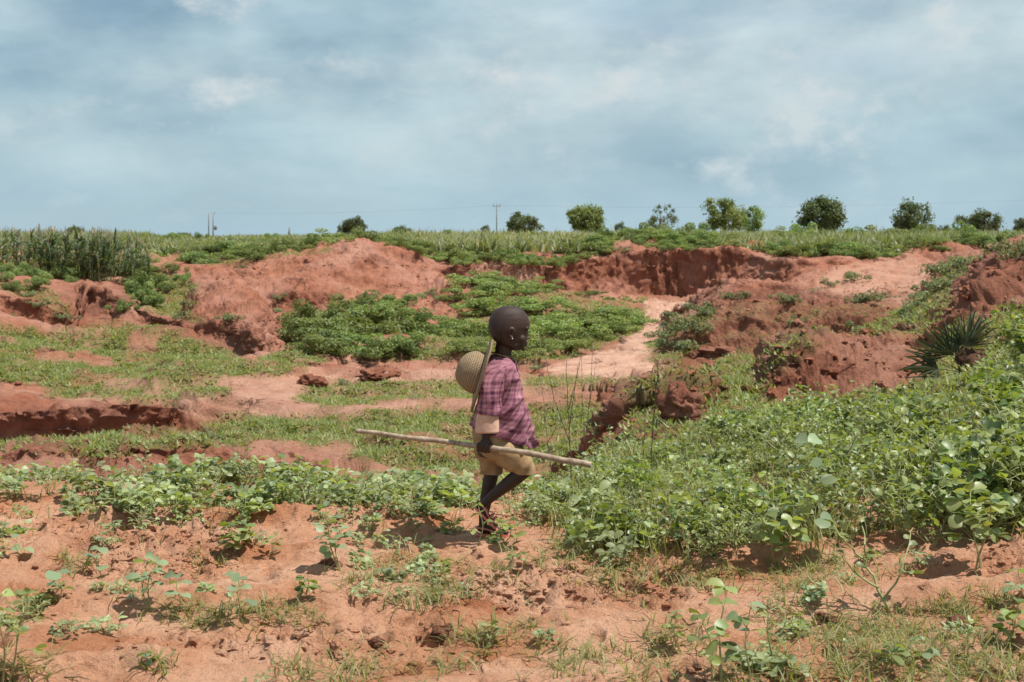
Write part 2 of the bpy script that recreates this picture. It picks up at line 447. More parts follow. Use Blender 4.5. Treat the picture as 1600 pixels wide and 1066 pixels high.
# each row: (pixel column, distance, pixel row) or, where |value| < 10, (pixel column, distance, height)
ROWS = [
 (6,  [(800, -6, 0.0)]),
 (16, [(800, 3.0, 0.0)]),
 (150, [(0, 4.3, -0.01), (800, 4.3, 0.0), (1600, 4.3, 0.04)]),
 (72, [(-200, 7.0, 0.0), (700, 7.0, 0.03), (900, 7.0, 0.02), (1300, 7.0, 0.02), (1600, 7.0, 0.10), (1900, 7.0, 0.15)]),
 (26, [(-300, 8.8, -0.02), (400, 8.8, -0.02), (700, 8.6, -0.05), (850, 8.8, -0.1), (1000, 10, -0.22), (1200, 11, -0.12), (1400, 12, 0.02), (1600, 12.5, 0.46), (1900, 13, 0.8)]),
 (12, [(-300, 11.5, -0.95), (400, 11.5, -0.95), (700, 12, -1.1), (850, 12, -1.05), (940, 12, -0.55), (1000, 12, 692), (1100, 12.3, 668), (1200, 12.6, 655), (1400, 13.5, 645), (1600, 14, 565), (1900, 14.5, 0.9)]),
 (18, [(-300, 12.8, 745), (330, 12.8, 745), (400, 13, 745), (500, 13.5, -1.1), (700, 13.5, -1.15), (850, 13.5, -1.1), (925, 13.4, -0.75), (960, 13.4, 692), (1090, 13.4, 672), (1100, 13.5, 662), (1160, 14, 655), (1300, 14.2, 655), (1450, 14.3, 640), (1500, 14.5, 622), (1600, 15, 545), (1900, 16, 1.0)]),
 (22, [(-300, 13.1, 706), (0, 13.1, 708), (200, 13.1, 706), (330, 13.15, 712), (400, 13.3, 716), (470, 14, -1.0), (500, 14.5, -1.12), (600, 16.5, 728), (800, 16.5, 728), (880, 16, 722), (930, 14.4, 690), (965, 13.8, 640), (1000, 13.8, 618), (1085, 13.8, 612), (1105, 14.1, 645), (1160, 14.5, 643), (1180, 14.6, 622), (1220, 15, 588), (1260, 15.2, 566), (1300, 15.5, 556), (1400, 16, 552), (1450, 16, 572), (1500, 16, 600), (1600, 17, 520), (1900, 18, 1.1)]),
 (18, [(-300, 16, -0.9), (400, 16.5, -1.0), (500, 18, 705), (900, 18, 705), (940, 16.5, 680), (970, 15.3, 612), (1000, 15.5, 596), (1100, 15.5, 590), (1150, 15.8, 603), (1185, 16, 620), (1220, 16.5, 578), (1260, 16.8, 548), (1300, 17, 530), (1400, 17.5, 523), (1450, 17.5, 540), (1500, 18, 550), (1600, 19, 470), (1900, 20, 1.3)]),
 (26, [(-300, 19, 690), (100, 19, 686), (200, 19.5, 690), (250, 20, 670), (300, 20, 680), (900, 20, 680), (960, 18.2, -1.0), (1000, 17.5, -0.85), (1100, 17.5, -0.85), (1170, 18, -1.05), (1220, 18.5, -0.95), (1300, 19.5, -0.6), (1400, 20, -0.35), (1450, 20, -0.2), (1500, 20, 522), (1600, 21, 452), (1900, 22, 1.5)]),
 (30, [(-300, 19.35, 640), (0, 19.35, 640), (100, 19.4, 632), (200, 19.8, 628), (245, 20.2, 634), (300, 21, 620), (400, 22, 630), (500, 22.5, 652), (600, 22.5, -1.35), (900, 22.5, 650), (1000, 21, -1.3), (1100, 21, -1.25), (1170, 22, -1.2), (1250, 22.5, -1.05), (1300, 23, -0.8), (1400, 24, -0.3), (1450, 23.5, 0.1), (1480, 23, 470), (1540, 23, 420), (1600, 23, 396), (1900, 24, 1.7)]),
 (14, [(-300, 26, 613), (0, 26, 612), (100, 26.2, 606), (300, 27, 598), (400, 27, 600), (700, 27, 610), (820, 26, 623), (912, 26, 623), (960, 26, 617), (1000, 26, 608), (1100, 26, -1.25), (1170, 26, -1.2), (1250, 27, -1.05), (1300, 27, -0.8), (1400, 27, -0.3), (1480, 27, 0.2), (1540, 26, 404), (1600, 26, 386), (1900, 27, 1.7)]),
 (26, [(-300, 26.35, 588), (0, 26.35, 590), (100, 26.6, 598), (300, 27.5, 594), (500, 27.5, 598), (700, 27.5, 606), (820, 26.3, 611), (912, 26.3, 608), (960, 26.5, 598), (1000, 26.6, 601), (1100, 26.8, -1.25), (1250, 28, -1.05), (1300, 28, -0.8), (1400, 28, -0.3), (1480, 28, 0.25), (1540, 28, 0.9), (1600, 28, 1.2), (1900, 28, 1.5)]),
 (14, [(-300, 31, 555), (0, 31, 556), (100, 31, 560), (200, 31, 565), (300, 30.5, 571), (400, 30.5, 578), (460, 30, 579), (540, 30, 581), (560, 30, 592), (630, 30, 594), (700, 31, 585), (860, 31, 579), (1050, 31.5, 574), (1064, 33.8, 569), (1130, 33.8, 552), (1250, 33.5, 542), (1300, 33.3, 528), (1400, 33, 512), (1480, 30, 0.2), (1600, 31, 1.0)]),
 (26, [(-300, 31.5, 548), (0, 31.5, 550), (200, 31.5, 560), (400, 31, 573), (462, 30.25, 562), (540, 30.25, 564), (556, 30.3, 574), (600, 30.3, 566), (630, 30.4, 578), (700, 31.5, 581), (860, 31.5, 575), (1050, 32.2, 571), (1064, 34.2, 560), (1130, 34.2, 543), (1250, 33.9, 533), (1300, 33.7, 523), (1400, 33.4, 506), (1480, 30.6, 0.22), (1600, 31.6, 1.0)]),
 (24, [(-300, 38, 498), (0, 38, 494), (60, 38.2, 505), (115, 39, 517), (130, 40.8, 499), (180, 40.9, 499), (240, 39, 509), (300, 36, 531), (350, 34.5, 547), (397, 33, 560), (420, 33, 558), (500, 34, 557), (600, 34, 562), (700, 34, 566), (800, 34, 561), (900, 35, 553), (960, 36, 545), (1000, 36, 540), (1035, 36, 538), (1062, 35.3, 526), (1130, 35.2, 510), (1250, 35, 501), (1330, 34.8, 496), (1400, 34.5, 494), (1480, 34, 0.25), (1600, 35, 0.95)]),
 (26, [(-300, 38.5, 458), (0, 38.5, 457), (60, 38.8, 468), (115, 39.3, 507), (130, 41.4, 453), (180, 41.4, 449), (196, 41.4, 470), (210, 41.2, 492), (240, 39.4, 494), (300, 36.4, 511), (360, 34.8, 517), (393, 33.35, 514), (402, 33.4, 540), (430, 34, 548), (500, 37, 540), (600, 37, 541), (700, 37, 545), (800, 37, 540), (900, 38, 533), (960, 38.5, 529), (1000, 39, 522), (1040, 39, 519), (1064, 36.8, 497), (1130, 36.2, 480), (1250, 36, 473), (1330, 35.8, 476), (1400, 35.5, 482), (1480, 37, 0.35), (1600, 38, 0.95)]),
 (22, [(-300, 43, 432), (0, 43, 436), (100, 44, 440), (180, 44, 440), (205, 43, 475), (250, 42, 472), (288, 41, 490), (300, 40.3, 466), (318, 40, 448), (345, 39.7, 438), (375, 39.4, 445), (405, 38.8, 468), (430, 37.6, 508), (447, 37, 538), (500, 40, 515), (600, 40, 515), (650, 40, 528), (700, 40, 520), (800, 41, 500), (900, 42, 490), (960, 42, 500), (1000, 42.5, 506), (1040, 43, 501), (1066, 39, 478), (1095, 37.8, 461), (1130, 37.4, 450), (1200, 37.2, 455), (1330, 37.0, 465), (1400, 37, 474), (1480, 41, 0.45), (1600, 41, 0.95)]),
 (18, [(-300, 46, 0.3), (0, 46, 0.3), (200, 46, 430), (250, 45, 452), (300, 45, 446), (345, 43, 0.0), (420, 44, 487), (500, 44, 485), (530, 44, 476), (600, 43, 480), (650, 43, 492), (700, 43, 482), (740, 44, 462), (800, 44, 468), (870, 44.5, 462), (960, 45.5, 474), (1000, 46, 487), (1040, 46.5, 489), (1075, 46, 486), (1100, 41, -0.75), (1130, 40.5, -0.55), (1250, 40.5, -0.45), (1330, 43, 469), (1400, 45, 471), (1450, 45, 460), (1500, 45, 0.6), (1600, 45, 0.95)]),
 (18, [(-300, 48, 0.4), (0, 48, 0.4), (200, 48, 424), (240, 46, 442), (300, 46, 436), (345, 45, 438), (370, 45, 452), (420, 44.4, 462), (500, 44.4, 463), (530, 44.6, 460), (600, 45, 462), (650, 45, 468), (740, 46, 452), (800, 47, 456), (860, 49, 455), (900, 50, 460), (960, 51, 466), (990, 51, 472), (1040, 51, 474), (1080, 51, 472), (1110, 50.5, 466), (1200, 50, 453), (1270, 49, 448), (1330, 49, 446), (1400, 49, 446), (1450, 49, 432), (1500, 49, 0.7), (1600, 49, 0.95)]),
 (26, [(-300, 52, 0.7), (0, 52, 0.7), (200, 53, 413), (236, 50, 410), (300, 49, 424), (345, 48, 430), (380, 47.5, 434), (420, 47, 428), (500, 47, 432), (530, 47, 432), (600, 47.5, 432), (650, 48.5, 440), (700, 50, 441), (800, 51, 447), (870, 52, 453), (930, 53, 459), (1000, 53.5, 465), (1060, 53.5, 464), (1110, 53, 456), (1200, 51.5, 449), (1240, 51, 441), (1290, 51.5, 423), (1350, 52, 413), (1400, 53, 411), (1480, 54, 407), (1500, 54, 402), (1600, 54, 0.95)]),
 (10, [(-300, 54, 0.9), (0, 54, 0.9), (200, 55, 408), (236, 51.5, 402), (260, 51.5, 414), (300, 50.5, 412), (350, 50, 410), (390, 49, 402), (420, 49, 399), (450, 49, 393), (480, 49, 397), (530, 49.2, 383), (570, 49.5, 382), (610, 50, 388), (640, 50.2, 391), (660, 50.4, 402), (700, 50.6, 411), (740, 50.9, 406), (800, 51.6, 407), (870, 52.5, 412), (920, 53.5, 401), (960, 53.9, 389), (1000, 54.1, 384), (1040, 54.1, 384), (1100, 53.6, 381), (1140, 53.1, 386), (1190, 52.3, 398), (1210, 52.0, 409), (1270, 51.7, 416), (1310, 52.1, 406), (1400, 53.5, 402), (1470, 54.5, 399), (1500, 55, 398), (1600, 55, 0.95)]),
 (14, [(-300, 57, 0.9), (600, 57, 0.95), (700, 57, 0.82), (880, 57, 0.82), (960, 57, 1.05), (1150, 57, 1.05), (1250, 57, 0.85), (1600, 57, 1.0)]),
 (10, [(-300, 80, 1.0), (1900, 80, 1.05)]),
 (8,  [(-300, 160, 1.1), (1900, 160, 1.1)]),
 (6,  [(-300, 500, 0.3), (1900, 500, 0.6)]),
 (0,  [(-300, 9000, -20.0), (1900, 9000, -12.0)]),
]
s_grid = np.concatenate([np.linspace(-0.5, -0.345, 50, endpoint=False), np.linspace(-0.345, -0.19, 230, endpoint=False),
                         np.linspace(-0.19, 0.19, 780, endpoint=False), np.linspace(0.19, 0.345, 230, endpoint=False), np.linspace(0.345, 0.5, 51)])
NC = len(s_grid)

def smooth1(a, n):
    for _ in range(n):
        b = a.copy()
        b[1:-1] = 0.25 * a[:-2] + 0.5 * a[1:-1] + 0.25 * a[2:]
        a = b
    return a

RY, RZ = [], []
for n, pts in ROWS:
    xs, ys, zs = [], [], []
    for px, Y, v in pts:
        z = v if v < 100 else zpy(Y, v)
        ys.append(Y); zs.append(z)
        xs.append((px - 800) / F * Y / (Y + APEX))
    o = np.argsort(xs)
    xs = np.array(xs)[o]; ys = np.array(ys)[o]; zs = np.array(zs)[o]
    RY.append(smooth1(np.interp(s_grid, xs, ys), 10)); RZ.append(smooth1(np.interp(s_grid, xs, zs), 10))
RY, RZ = np.array(RY), np.array(RZ)
for k in range(1, len(RY)):
    RY[k] = np.maximum(RY[k], RY[k - 1] + 0.06)
gy, gz = [], []
for k in range(len(ROWS) - 1):
    n = ROWS[k][0]
    t = (np.arange(n) / n)[:, None]
    if k >= len(ROWS) - 5:                     # far plain: geometric spacing
        gy.append(RY[k] * (RY[k + 1] / RY[k]) ** t)
    else:
        gy.append(RY[k] * (1 - t) + RY[k + 1] * t)
    gz.append(RZ[k] * (1 - t) + RZ[k + 1] * t)
    if k in (6, 9, 11, 13, 15, 20):             # scarps are hollowed out under their lip
        face = np.clip(RZ[k + 1] - RZ[k], 0, 2) * np.clip(1.6 - (RY[k + 1] - RY[k]), 0, 1)
        gy[-1] = gy[-1] + {6: 0.6, 9: 0.6, 11: 0.6, 13: 0.4, 15: 0.3, 20: 0.1}[k] * face * np.sin(np.pi * t) ** 1.3 * (1 - 0.35 * t)
gy.append(RY[-1:]); gz.append(RZ[-1:])
GY, GZ = np.vstack(gy), np.vstack(gz)
nr = len(GY)
GZ = smooth1(GZ, 7); GY[22:-40] = smooth1(GY, 7)[22:-40]
GX = s_grid[None, :] * (GY + APEX)
P = np.stack([GX, GY, GZ], -1)

def grid_normals(P):
    du = np.gradient(P, axis=1); dv = np.gradient(P, axis=0)
    n = np.cross(du, dv)
    return n / (np.linalg.norm(n, axis=-1, keepdims=True) + 1e-12)

NRM = grid_normals(P)
steep = np.clip((0.86 - NRM[..., 2]) / 0.35, 0, 1)
Yc = P[..., 1]
near = np.clip((9.5 - Yc) / 2.0, 0, 1)
inpit = np.clip((Yc - 9.0) / 2.0, 0, 1) * np.clip((70 - Yc) / 14.0, 0, 1)
pxg, pyg = pix(P)

# rough tilled heap, spoil heaps and the mound beside the path are knobbly
knob = np.zeros_like(Yc)
for poly, a in (([(1150, 520), (1470, 505), (1480, 640), (1160, 665)], 1.0), ([(1440, 380), (1900, 330), (1900, 560), (1470, 520)], 0.8),
                ([(940, 585), (1110, 585), (1110, 700), (940, 700)], 0.8), ([(300, 430), (450, 430), (450, 560), (300, 520)], 0.5),
                ([(380, 375), (720, 375), (720, 520), (400, 500)], 0.45), ([(1000, 440), (1430, 440), (1300, 560), (1040, 575)], 0.6),
                ([(550, 555), (640, 555), (640, 600), (550, 600)], 0.7), ([(0, 690), (420, 690), (420, 750), (0, 750)], 0.6)):
    knob = np.maximum(knob, a * poly_mask(pxg, pyg, poly) * (Yc > 9))
for _ in range(6):
    knob[1:-1] = 0.25 * knob[:-2] + 0.5 * knob[1:-1] + 0.25 * knob[2:]
    knob[:, 1:-1] = 0.25 * knob[:, :-2] + 0.5 * knob[:, 1:-1] + 0.25 * knob[:, 2:]

Pw = P.copy()
d = np.zeros_like(Yc)
vis = np.abs(pxg - 800) < 1150
PITW = (inpit > 0.01) & vis; NEARW = (near > 0.01) & (Yc > 2.5) & vis; STW = PITW & (steep > 0.02); KNW = PITW & (knob > 0.02)
# lips and banks meander
P2 = Pw * np.array([1, 1, 0])
wy_ = fbm(P2, 1.9, 3, 2, 0.55, where=PITW) * inpit * np.clip((62 - Yc) / 8, 0, 1)
P[..., 1] += 0.55 * wy_; P[..., 0] += 0.45 * np.roll(wy_, 37, 1)
# broken little scarps: the surface drops in steps along wandering lines
hf_ = fbm(P2 * np.array([0.8, 1, 1]), 3.4, 4, 3, 0.55, where=PITW)
calm = np.ones_like(Yc)
for poly in ([(850, 600), (850, 560), (960, 540), (1010, 480), (990, 462), (1095, 462), (1080, 500), (1045, 520), (1070, 575), (1020, 600)], [(1240, 470), (1300, 425), (1480, 405), (1455, 445), (1330, 470)]):
    calm *= 1 - 0.85 * poly_mask(pxg, pyg, poly)
flat_ = inpit * (1 - steep) * calm * np.clip((Yc - 12) / 4, 0, 1)
for cc_ in (-0.30, -0.08, 0.14, 0.34):
    d += flat_ * 0.075 * np.tanh((hf_ - cc_) * 26)
d += inpit * 0.12 * fbm(Pw, 2.6, 3, 1, where=PITW)
d += inpit * (0.065 + 0.08 * steep + 0.06 * knob) * fbm(Pw, 0.8, 5, 5, 0.62, where=PITW)
d += inpit * (0.026 + 0.085 * steep + 0.065 * knob) * fbm(Pw, 0.22, 3, 15, 0.7, where=PITW)
# rills running down steep faces
Pr = Pw.copy(); Pr[..., 2] *= 0.22; Pr[..., 1] *= 0.5
rill = 0.25 - np.abs(fbm(Pr, 0.9, 3, 9, where=STW))
d += inpit * steep * np.clip((Yc - 8) / 30, 0.3, 1) * (0.34 * rill + 0.16 * fbm(Pr, 0.35, 3, 21, where=STW))
d += inpit * knob * 0.24 * (np.abs(fbm(Pw, 0.5, 5, 31, 0.65, where=KNW)) - 0.16)
Pd = Pw.copy(); Pd[..., 0], Pd[..., 2] = Pw[..., 0] * 0.75 + Pw[..., 2] * 0.9, (Pw[..., 2] - Pw[..., 0] * 0.6) * 0.25; Pd[..., 1] *= 0.3
d += inpit * np.maximum(0.7 * knob, 0.3 * steep) * 0.12 * (0.2 - np.abs(fbm(Pd, 0.45, 3, 33, where=PITW)))
# near field: low wind-and-hoe ridges lying across the view, hoof dents, crumbs
Pn = Pw.copy(); Pn[..., 0] *= 0.35
nf = near
d += nf * 0.085 * fbm(Pn, 0.55, 3, 41, where=NEARW)
d += nf * 0.06 * (np.abs(fbm(Pw * np.array([0.6, 1, 1]), 0.30, 4, 51, 0.6, where=NEARW)) - 0.15)
clod = fbm(Pw, 1.1, 2, 61, where=NEARW)
rough_near = np.clip((clod + 0.08) * 3.0, 0.15, 1)
d += nf * rough_near * (0.065 * fbm(Pw, 0.13, 3, 71, 0.65, where=NEARW))
dent = fbm(Pw, 0.20, 2, 81, where=NEARW)
d -= nf * 0.095 * np.clip(dent - 0.22, 0, 0.3) / 0.3
lumpn = fbm(Pw, 0.075, 2, 91, where=NEARW)
d += nf * rough_near * 0.055 * np.clip(lumpn - 0.10, 0, 0.6) / 0.4
far = np.clip((Yc - 60) / 20, 0, 1) * np.clip((500 - Yc) / 300, 0, 1)
d += far * 0.10 * fbm(Pw, 9.0, 2, 95, where=(far > 0.01))
P = P + NRM * d[..., None]

# a few low field ridges, as the sandy ridge under the footpath
def ridge(poly_pts, h, w):
    global P
    pts = np.array([[(px - 800) / F * Y, Y] for px, Y in poly_pts])
    best = np.full(P.shape[:2], 1e9)
    for a, b in zip(pts[:-1], pts[1:]):
        ab = b - a
        t = np.clip(((P[..., 0] - a[0]) * ab[0] + (P[..., 1] - a[1]) * ab[1]) / (ab @ ab), 0, 1)
        dd = np.hypot(P[..., 0] - a[0] - t * ab[0], P[..., 1] - a[1] - t * ab[1])
        best = np.minimum(best, dd)
    m = best < 3 * w
    wob = 1 + 0.9 * fbm(P[m] * np.array([1, 1, 0]), 0.5, 3, 7)
    P[..., 2][m] += h * wob * np.exp(-(best[m] / w) ** 2)
ridge([(-100, 5.7), (300, 5.75), (560, 5.65), (720, 5.5)], 0.055, 0.16)
ridge([(760, 5.95), (900, 6.05), (1100, 6.3), (1250, 6.55), (1500, 6.9)], 0.050, 0.13)
ridge([(0, 6.75), (350, 6.7), (650, 6.55), (800, 6.45)], 0.045, 0.14)
ridge([(-60, 5.0), (250, 4.95), (500, 5.05)], 0.045, 0.13)
ridge([(900, 5.35), (1150, 5.45), (1350, 5.6), (1650, 5.9)], 0.040, 0.14)
ridge([(100, 7.4), (400, 7.35), (640, 7.2)], 0.05, 0.14)

# trodden level ground under the child's feet
dk = np.hypot(P[..., 0] + 0.10, P[..., 1] - 6.95)
wk = np.exp(-(dk / 0.22) ** 4)
P[..., 2] = P[..., 2] * (1 - wk) + 0.030 * wk

NRM = grid_normals(P)
pxg, pyg = pix(P)
Yc = P[..., 1]
# where grass and creepers carpet the floor of the pit
wob = np.stack([P[..., 0], P[..., 1], P[..., 2] * 0], -1)
wx = pxg + 26 * fbm(wob, 2.2, 3, 101, where=PITW); wy = pyg + 13 * fbm(wob, 1.7, 3, 111, where=PITW)
GRASS = [
 (0.95, [(-400, 520), (0, 512), (120, 522), (230, 512), (300, 536), (398, 566), (445, 548), (520, 560), (450, 592), (300, 585), (180, 590), (100, 600), (-400, 600)]),
 (0.85, [(-400, 440), (0, 440), (60, 452), (120, 500), (110, 512), (60, 470), (0, 455), (-400, 455)]),
 (0.85, [(190, 440), (235, 420), (300, 432), (312, 450), (296, 492), (360, 514), (260, 492), (200, 486)]),
 (0.80, [(60, 596), (340, 592), (350, 616), (230, 624), (70, 622)]),
 (0.90, [(225, 672), (300, 652), (420, 652), (520, 655), (620, 640), (760, 640), (900, 628), (985, 650), (940, 690), (900, 735), (640, 735), (480, 700), (400, 700), (300, 700), (120, 715), (0, 705), (0, 690)]),
 (0.75, [(490, 600), (730, 592), (760, 622), (600, 626), (520, 640), (450, 622)]),
 (0.95, [(1040, 605), (1105, 570), (1250, 522), (1290, 535), (1215, 580), (1180, 640), (1085, 640), (1090, 610)]),
 (0.95, [(1505, 400), (1460, 440), (1420, 480), (1330, 505), (1270, 520), (1380, 528), (1455, 522), (1490, 470)]),
 (0.55, [(820, 588), (930, 588), (1000, 600), (930, 612), (820, 608)]),
 (0.90, [(1440, 545), (1500, 500), (1900, 420), (1900, 640), (1440, 640)]),
 (0.90, [(440, 540), (650, 545), (730, 500), (1000, 500), (980, 525), (880, 560), (720, 560), (560, 560)]),
 (0.85, [(1000, 540), (1060, 500), (1120, 480), (1110, 540), (1060, 572), (1010, 560)]),
 (0.22, [(1100, 470), (1420, 478), (1330, 500), (1240, 540), (1110, 545)]),
 (0.55, [(720, 470), (880, 455), (1010, 485), (990, 510), (700, 525)]),
 (0.6, [(200, 400), (420, 385), (520, 392), (440, 400), (340, 415)]),
]
cover = np.zeros_like(Yc)
for a, poly in GRASS:
    cover = np.maximum(cover, a * poly_mask(wx, wy, poly))
patch = fbm(wob, 1.3, 4, 121, 0.6, where=vis & (Yc > 9))
BARE = [[(385, 690), (470, 688), (480, 722), (390, 722)], [(500, 694), (560, 694), (555, 712), (495, 712)], [(660, 700), (710, 696), (700, 712)],
        [(120, 552), (180, 560), (185, 576), (135, 574)], [(190, 525), (252, 530), (250, 552), (200, 548)], [(60, 545), (140, 552), (120, 566), (50, 560)]]
for poly in BARE:
    cover *= 1 - 0.9 * poly_mask(wx, wy, poly)
patch2 = fbm(wob, 0.5, 3, 141, 0.6, where=PITW)
cover *= np.clip((NRM[..., 2] - 0.5) / 0.2, 0, 1) * np.clip(1.1 + 1.8 * patch, 0.15, 1) * np.clip(1.1 + 1.4 * patch2, 0.35, 1)
plain = np.clip((Yc - 55) / 4, 0, 1)
cover = np.maximum(cover, plain * np.clip(0.7 + 1.2 * patch, 0.2, 1) * (NRM[..., 2] > 0.7))
cover *= (Yc > 9.3)
rightbank = np.clip((Yc - 8.6) / 1.5, 0, 1) * (pxg > 980) * (Yc < 14)
cover = np.maximum(cover, 0.6 * rightbank)
for _ in range(2):
    cover[1:-1] = 0.25 * cover[:-2] + 0.5 * cover[1:-1] + 0.25 * cover[2:]
    cover[:, 1:-1] = 0.25 * cover[:, :-2] + 0.5 * cover[:, 1:-1] + 0.25 * cover[:, 2:]
pale = np.clip((10.5 - Yc) / 2, 0, 1) * 0.95
dust = np.zeros_like(Yc)
for a, poly in ((0.9, [(850, 585), (850, 570), (960, 545), (985, 520), (1010, 490), (990, 470), (1090, 468), (1080, 490), (1045, 515), (1020, 545), (1060, 570), (1020, 590), (940, 598)]),
                (0.50, [(1240, 470), (1290, 422), (1350, 412), (1480, 405), (1455, 440), (1420, 474), (1330, 468)]),
                (0.55, [(90, 625), (200, 590), (420, 575), (560, 580), (760, 575), (860, 590), (760, 640), (520, 665), (300, 655), (240, 630)]),
                (0.45, [(700, 440), (760, 410), (860, 420), (830, 445)])):
    dust = np.maximum(dust, a * poly_mask(wx, wy, poly) * (Yc > 9.5))
dust = np.maximum(dust, 0.30 * np.clip(0.5 + 1.8 * fbm(wob, 3.0, 3, 131, where=PITW), 0, 1) * (Yc > 9.5) * np.clip((NRM[..., 2] - 0.6) / 0.3, 0, 1))
for _ in range(3):
    dust[1:-1] = 0.25 * dust[:-2] + 0.5 * dust[1:-1] + 0.25 * dust[2:]
    dust[:, 1:-1] = 0.25 * dust[:, :-2] + 0.5 * dust[:, 1:-1] + 0.25 * dust[:, 2:]
shade_brown = np.zeros_like(Yc)  # shade of banks, ledges and hollows, painted into the soil colour
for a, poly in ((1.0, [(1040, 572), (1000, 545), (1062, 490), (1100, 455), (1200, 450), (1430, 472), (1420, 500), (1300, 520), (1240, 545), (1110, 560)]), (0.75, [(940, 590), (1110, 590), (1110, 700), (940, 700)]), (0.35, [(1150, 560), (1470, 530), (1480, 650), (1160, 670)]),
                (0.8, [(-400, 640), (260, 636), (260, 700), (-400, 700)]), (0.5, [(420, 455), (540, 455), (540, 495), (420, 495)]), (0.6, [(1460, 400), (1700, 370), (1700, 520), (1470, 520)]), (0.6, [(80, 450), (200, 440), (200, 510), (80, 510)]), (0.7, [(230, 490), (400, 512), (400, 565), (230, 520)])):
    shade_brown = np.maximum(shade_brown, a * poly_mask(wx, wy, poly) * (Yc > 9.5))
shade_brown = np.maximum(shade_brown, 0.5 * np.clip((0.75 - NRM[..., 2]) / 0.25, 0, 1) * (Yc > 9.5))  # steep faces get painted shade as well
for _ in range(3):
    shade_brown[1:-1] = 0.25 * shade_brown[:-2] + 0.5 * shade_brown[1:-1] + 0.25 * shade_brown[2:]
    shade_brown[:, 1:-1] = 0.25 * shade_brown[:, :-2] + 0.5 * shade_brown[:, 1:-1] + 0.25 * shade_brown[:, 2:]
dust *= (1 - 0.8 * cover) * np.clip(0.85 + 0.9 * patch2, 0.4, 1.1)

ii = np.arange(nr - 1)[:, None] * NC; jj = np.arange(NC - 1)[None, :]
quads = np.stack([ii + jj, ii + jj + 1, ii + NC + jj + 1, ii + NC + jj], -1).reshape(-1, 4)
gm = np_mesh('ground', P.reshape(-1, 3), quads, True, {'cover': cover.ravel(), 'pale': pale.ravel(), 'dust': dust.ravel(), 'shade_brown': shade_brown.ravel()})
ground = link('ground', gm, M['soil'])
tag(ground, 'red laterite ground with eroded pit, banks and heaps', None, None, 'structure')
PV = P.reshape(-1, 3); PXV = pxg.ravel(); PYV = pyg.ravel()
COVER = cover.ravel(); STEEPZ = NRM[..., 2].ravel()

def on_ground(px, py, y0=4.0, y1=60.0):
    """the nearest ground point that shows at this place of the frame"""
    dd = (PXV - px) ** 2 + (PYV - py) ** 2
    dd = np.where((PV[:, 1] > y0) & (PV[:, 1] < y1), dd, 1e9)
    return PV[np.argmin(dd)].copy()

def ground_xy(x, y):
    r = np.searchsorted(GYM, y)
    c = int(np.argmin(np.abs(s_grid - x / (y + APEX))))
    col = P[:, c]
    c1 = np.where(np.abs(col[:, 1] - y) < max(0.12, 0.01 * y))[0]
    k = int(c1[np.argmax(col[c1, 2])]) if len(c1) else int(np.argmin(np.abs(col[:, 1] - y)))
    return col[k].copy()
GYM = P[:, NC // 2, 1]

# cell areas, for scattering
cellA = np.zeros((nr, NC))
du = P[:-1, 1:] - P[:-1, :-1]; dv = P[1:, :-1] - P[:-1, :-1]
cellA[:-1, :-1] = np.linalg.norm(np.cross(du, dv), axis=-1)
CELLA = cellA.ravel()

def scatter(weight, n, rng):
    w = weight * CELLA
    c = np.cumsum(w)
    idx = np.searchsorted(c, rng.random(n) * c[-1])
    idx = np.minimum(idx, len(PV) - NC - 2)
    a, b = rng.random((n, 1)), rng.random((n, 1))
    return PV[idx] + a * (PV[idx + 1] - PV[idx]) + b * (PV[idx + NC] - PV[idx]), idx

# ------------------------------------------------------------------ the child
KY = 6.9
PXM = KY / F
KX, KZ = (765 - 800) * PXM, zpy(KY, 840)

def K(px, py, y=0.0):
    return np.array([(px - 765) * PXM, y, (840 - py) * PXM])

def ellipsoid(c, r, R=None, n=12, m=16):
    th = np.linspace(0, np.pi, n + 1)[1:-1]; ph = np.linspace(0, 2 * np.pi, m, endpoint=False)
    v = np.stack([np.sin(th)[:, None] * np.cos(ph), np.sin(th)[:, None] * np.sin(ph), np.cos(th)[:, None] * np.ones(m)], -1).reshape(-1, 3)
    v = np.vstack([v, [0, 0, 1], [0, 0, -1]])
    i = np.arange(n - 2)[:, None] * m; j = np.arange(m)[None, :]; k = (j + 1) % m
    q = np.stack([i + j, i + m + j, i + m + k, i + k], -1).reshape(-1, 4)
    a = len(v) - 2; jj = np.arange(m); kk = (jj + 1) % m
    t = np.vstack([np.stack([np.full(m, a), jj, kk], -1), np.stack([np.full(m, a + 1), (n - 2) * m + kk, (n - 2) * m + jj], -1)])
    v = v * np.asarray(r)
    if R is not None: v = v @ np.array(R).T
    return v + np.asarray(c), [q, t]

def limb(bag, pts, radii, sides=14):
    pts = np.array(pts, float); radii = np.array(radii, float)
    t = np.linspace(0, len(pts) - 1, (len(pts) - 1) * 6 + 1)
    p = np.stack([np.interp(t, np.arange(len(pts)), pts[:, k]) for k in range(3)], -1)
    r = np.interp(t, np.arange(len(pts)), radii)
    v, f = tube(p, r, sides)
    bag.add(v, f)
    for c, rr in ((pts[0], radii[0]), (pts[-1], radii[-1])):
        bag.add(*ellipsoid(c, (rr, rr, rr), n=8, m=12))
    for c, rr in zip(pts[1:-1], radii[1:-1]):
        bag.add(*ellipsoid(c, (rr * 1.02,) * 3, n=8, m=12))

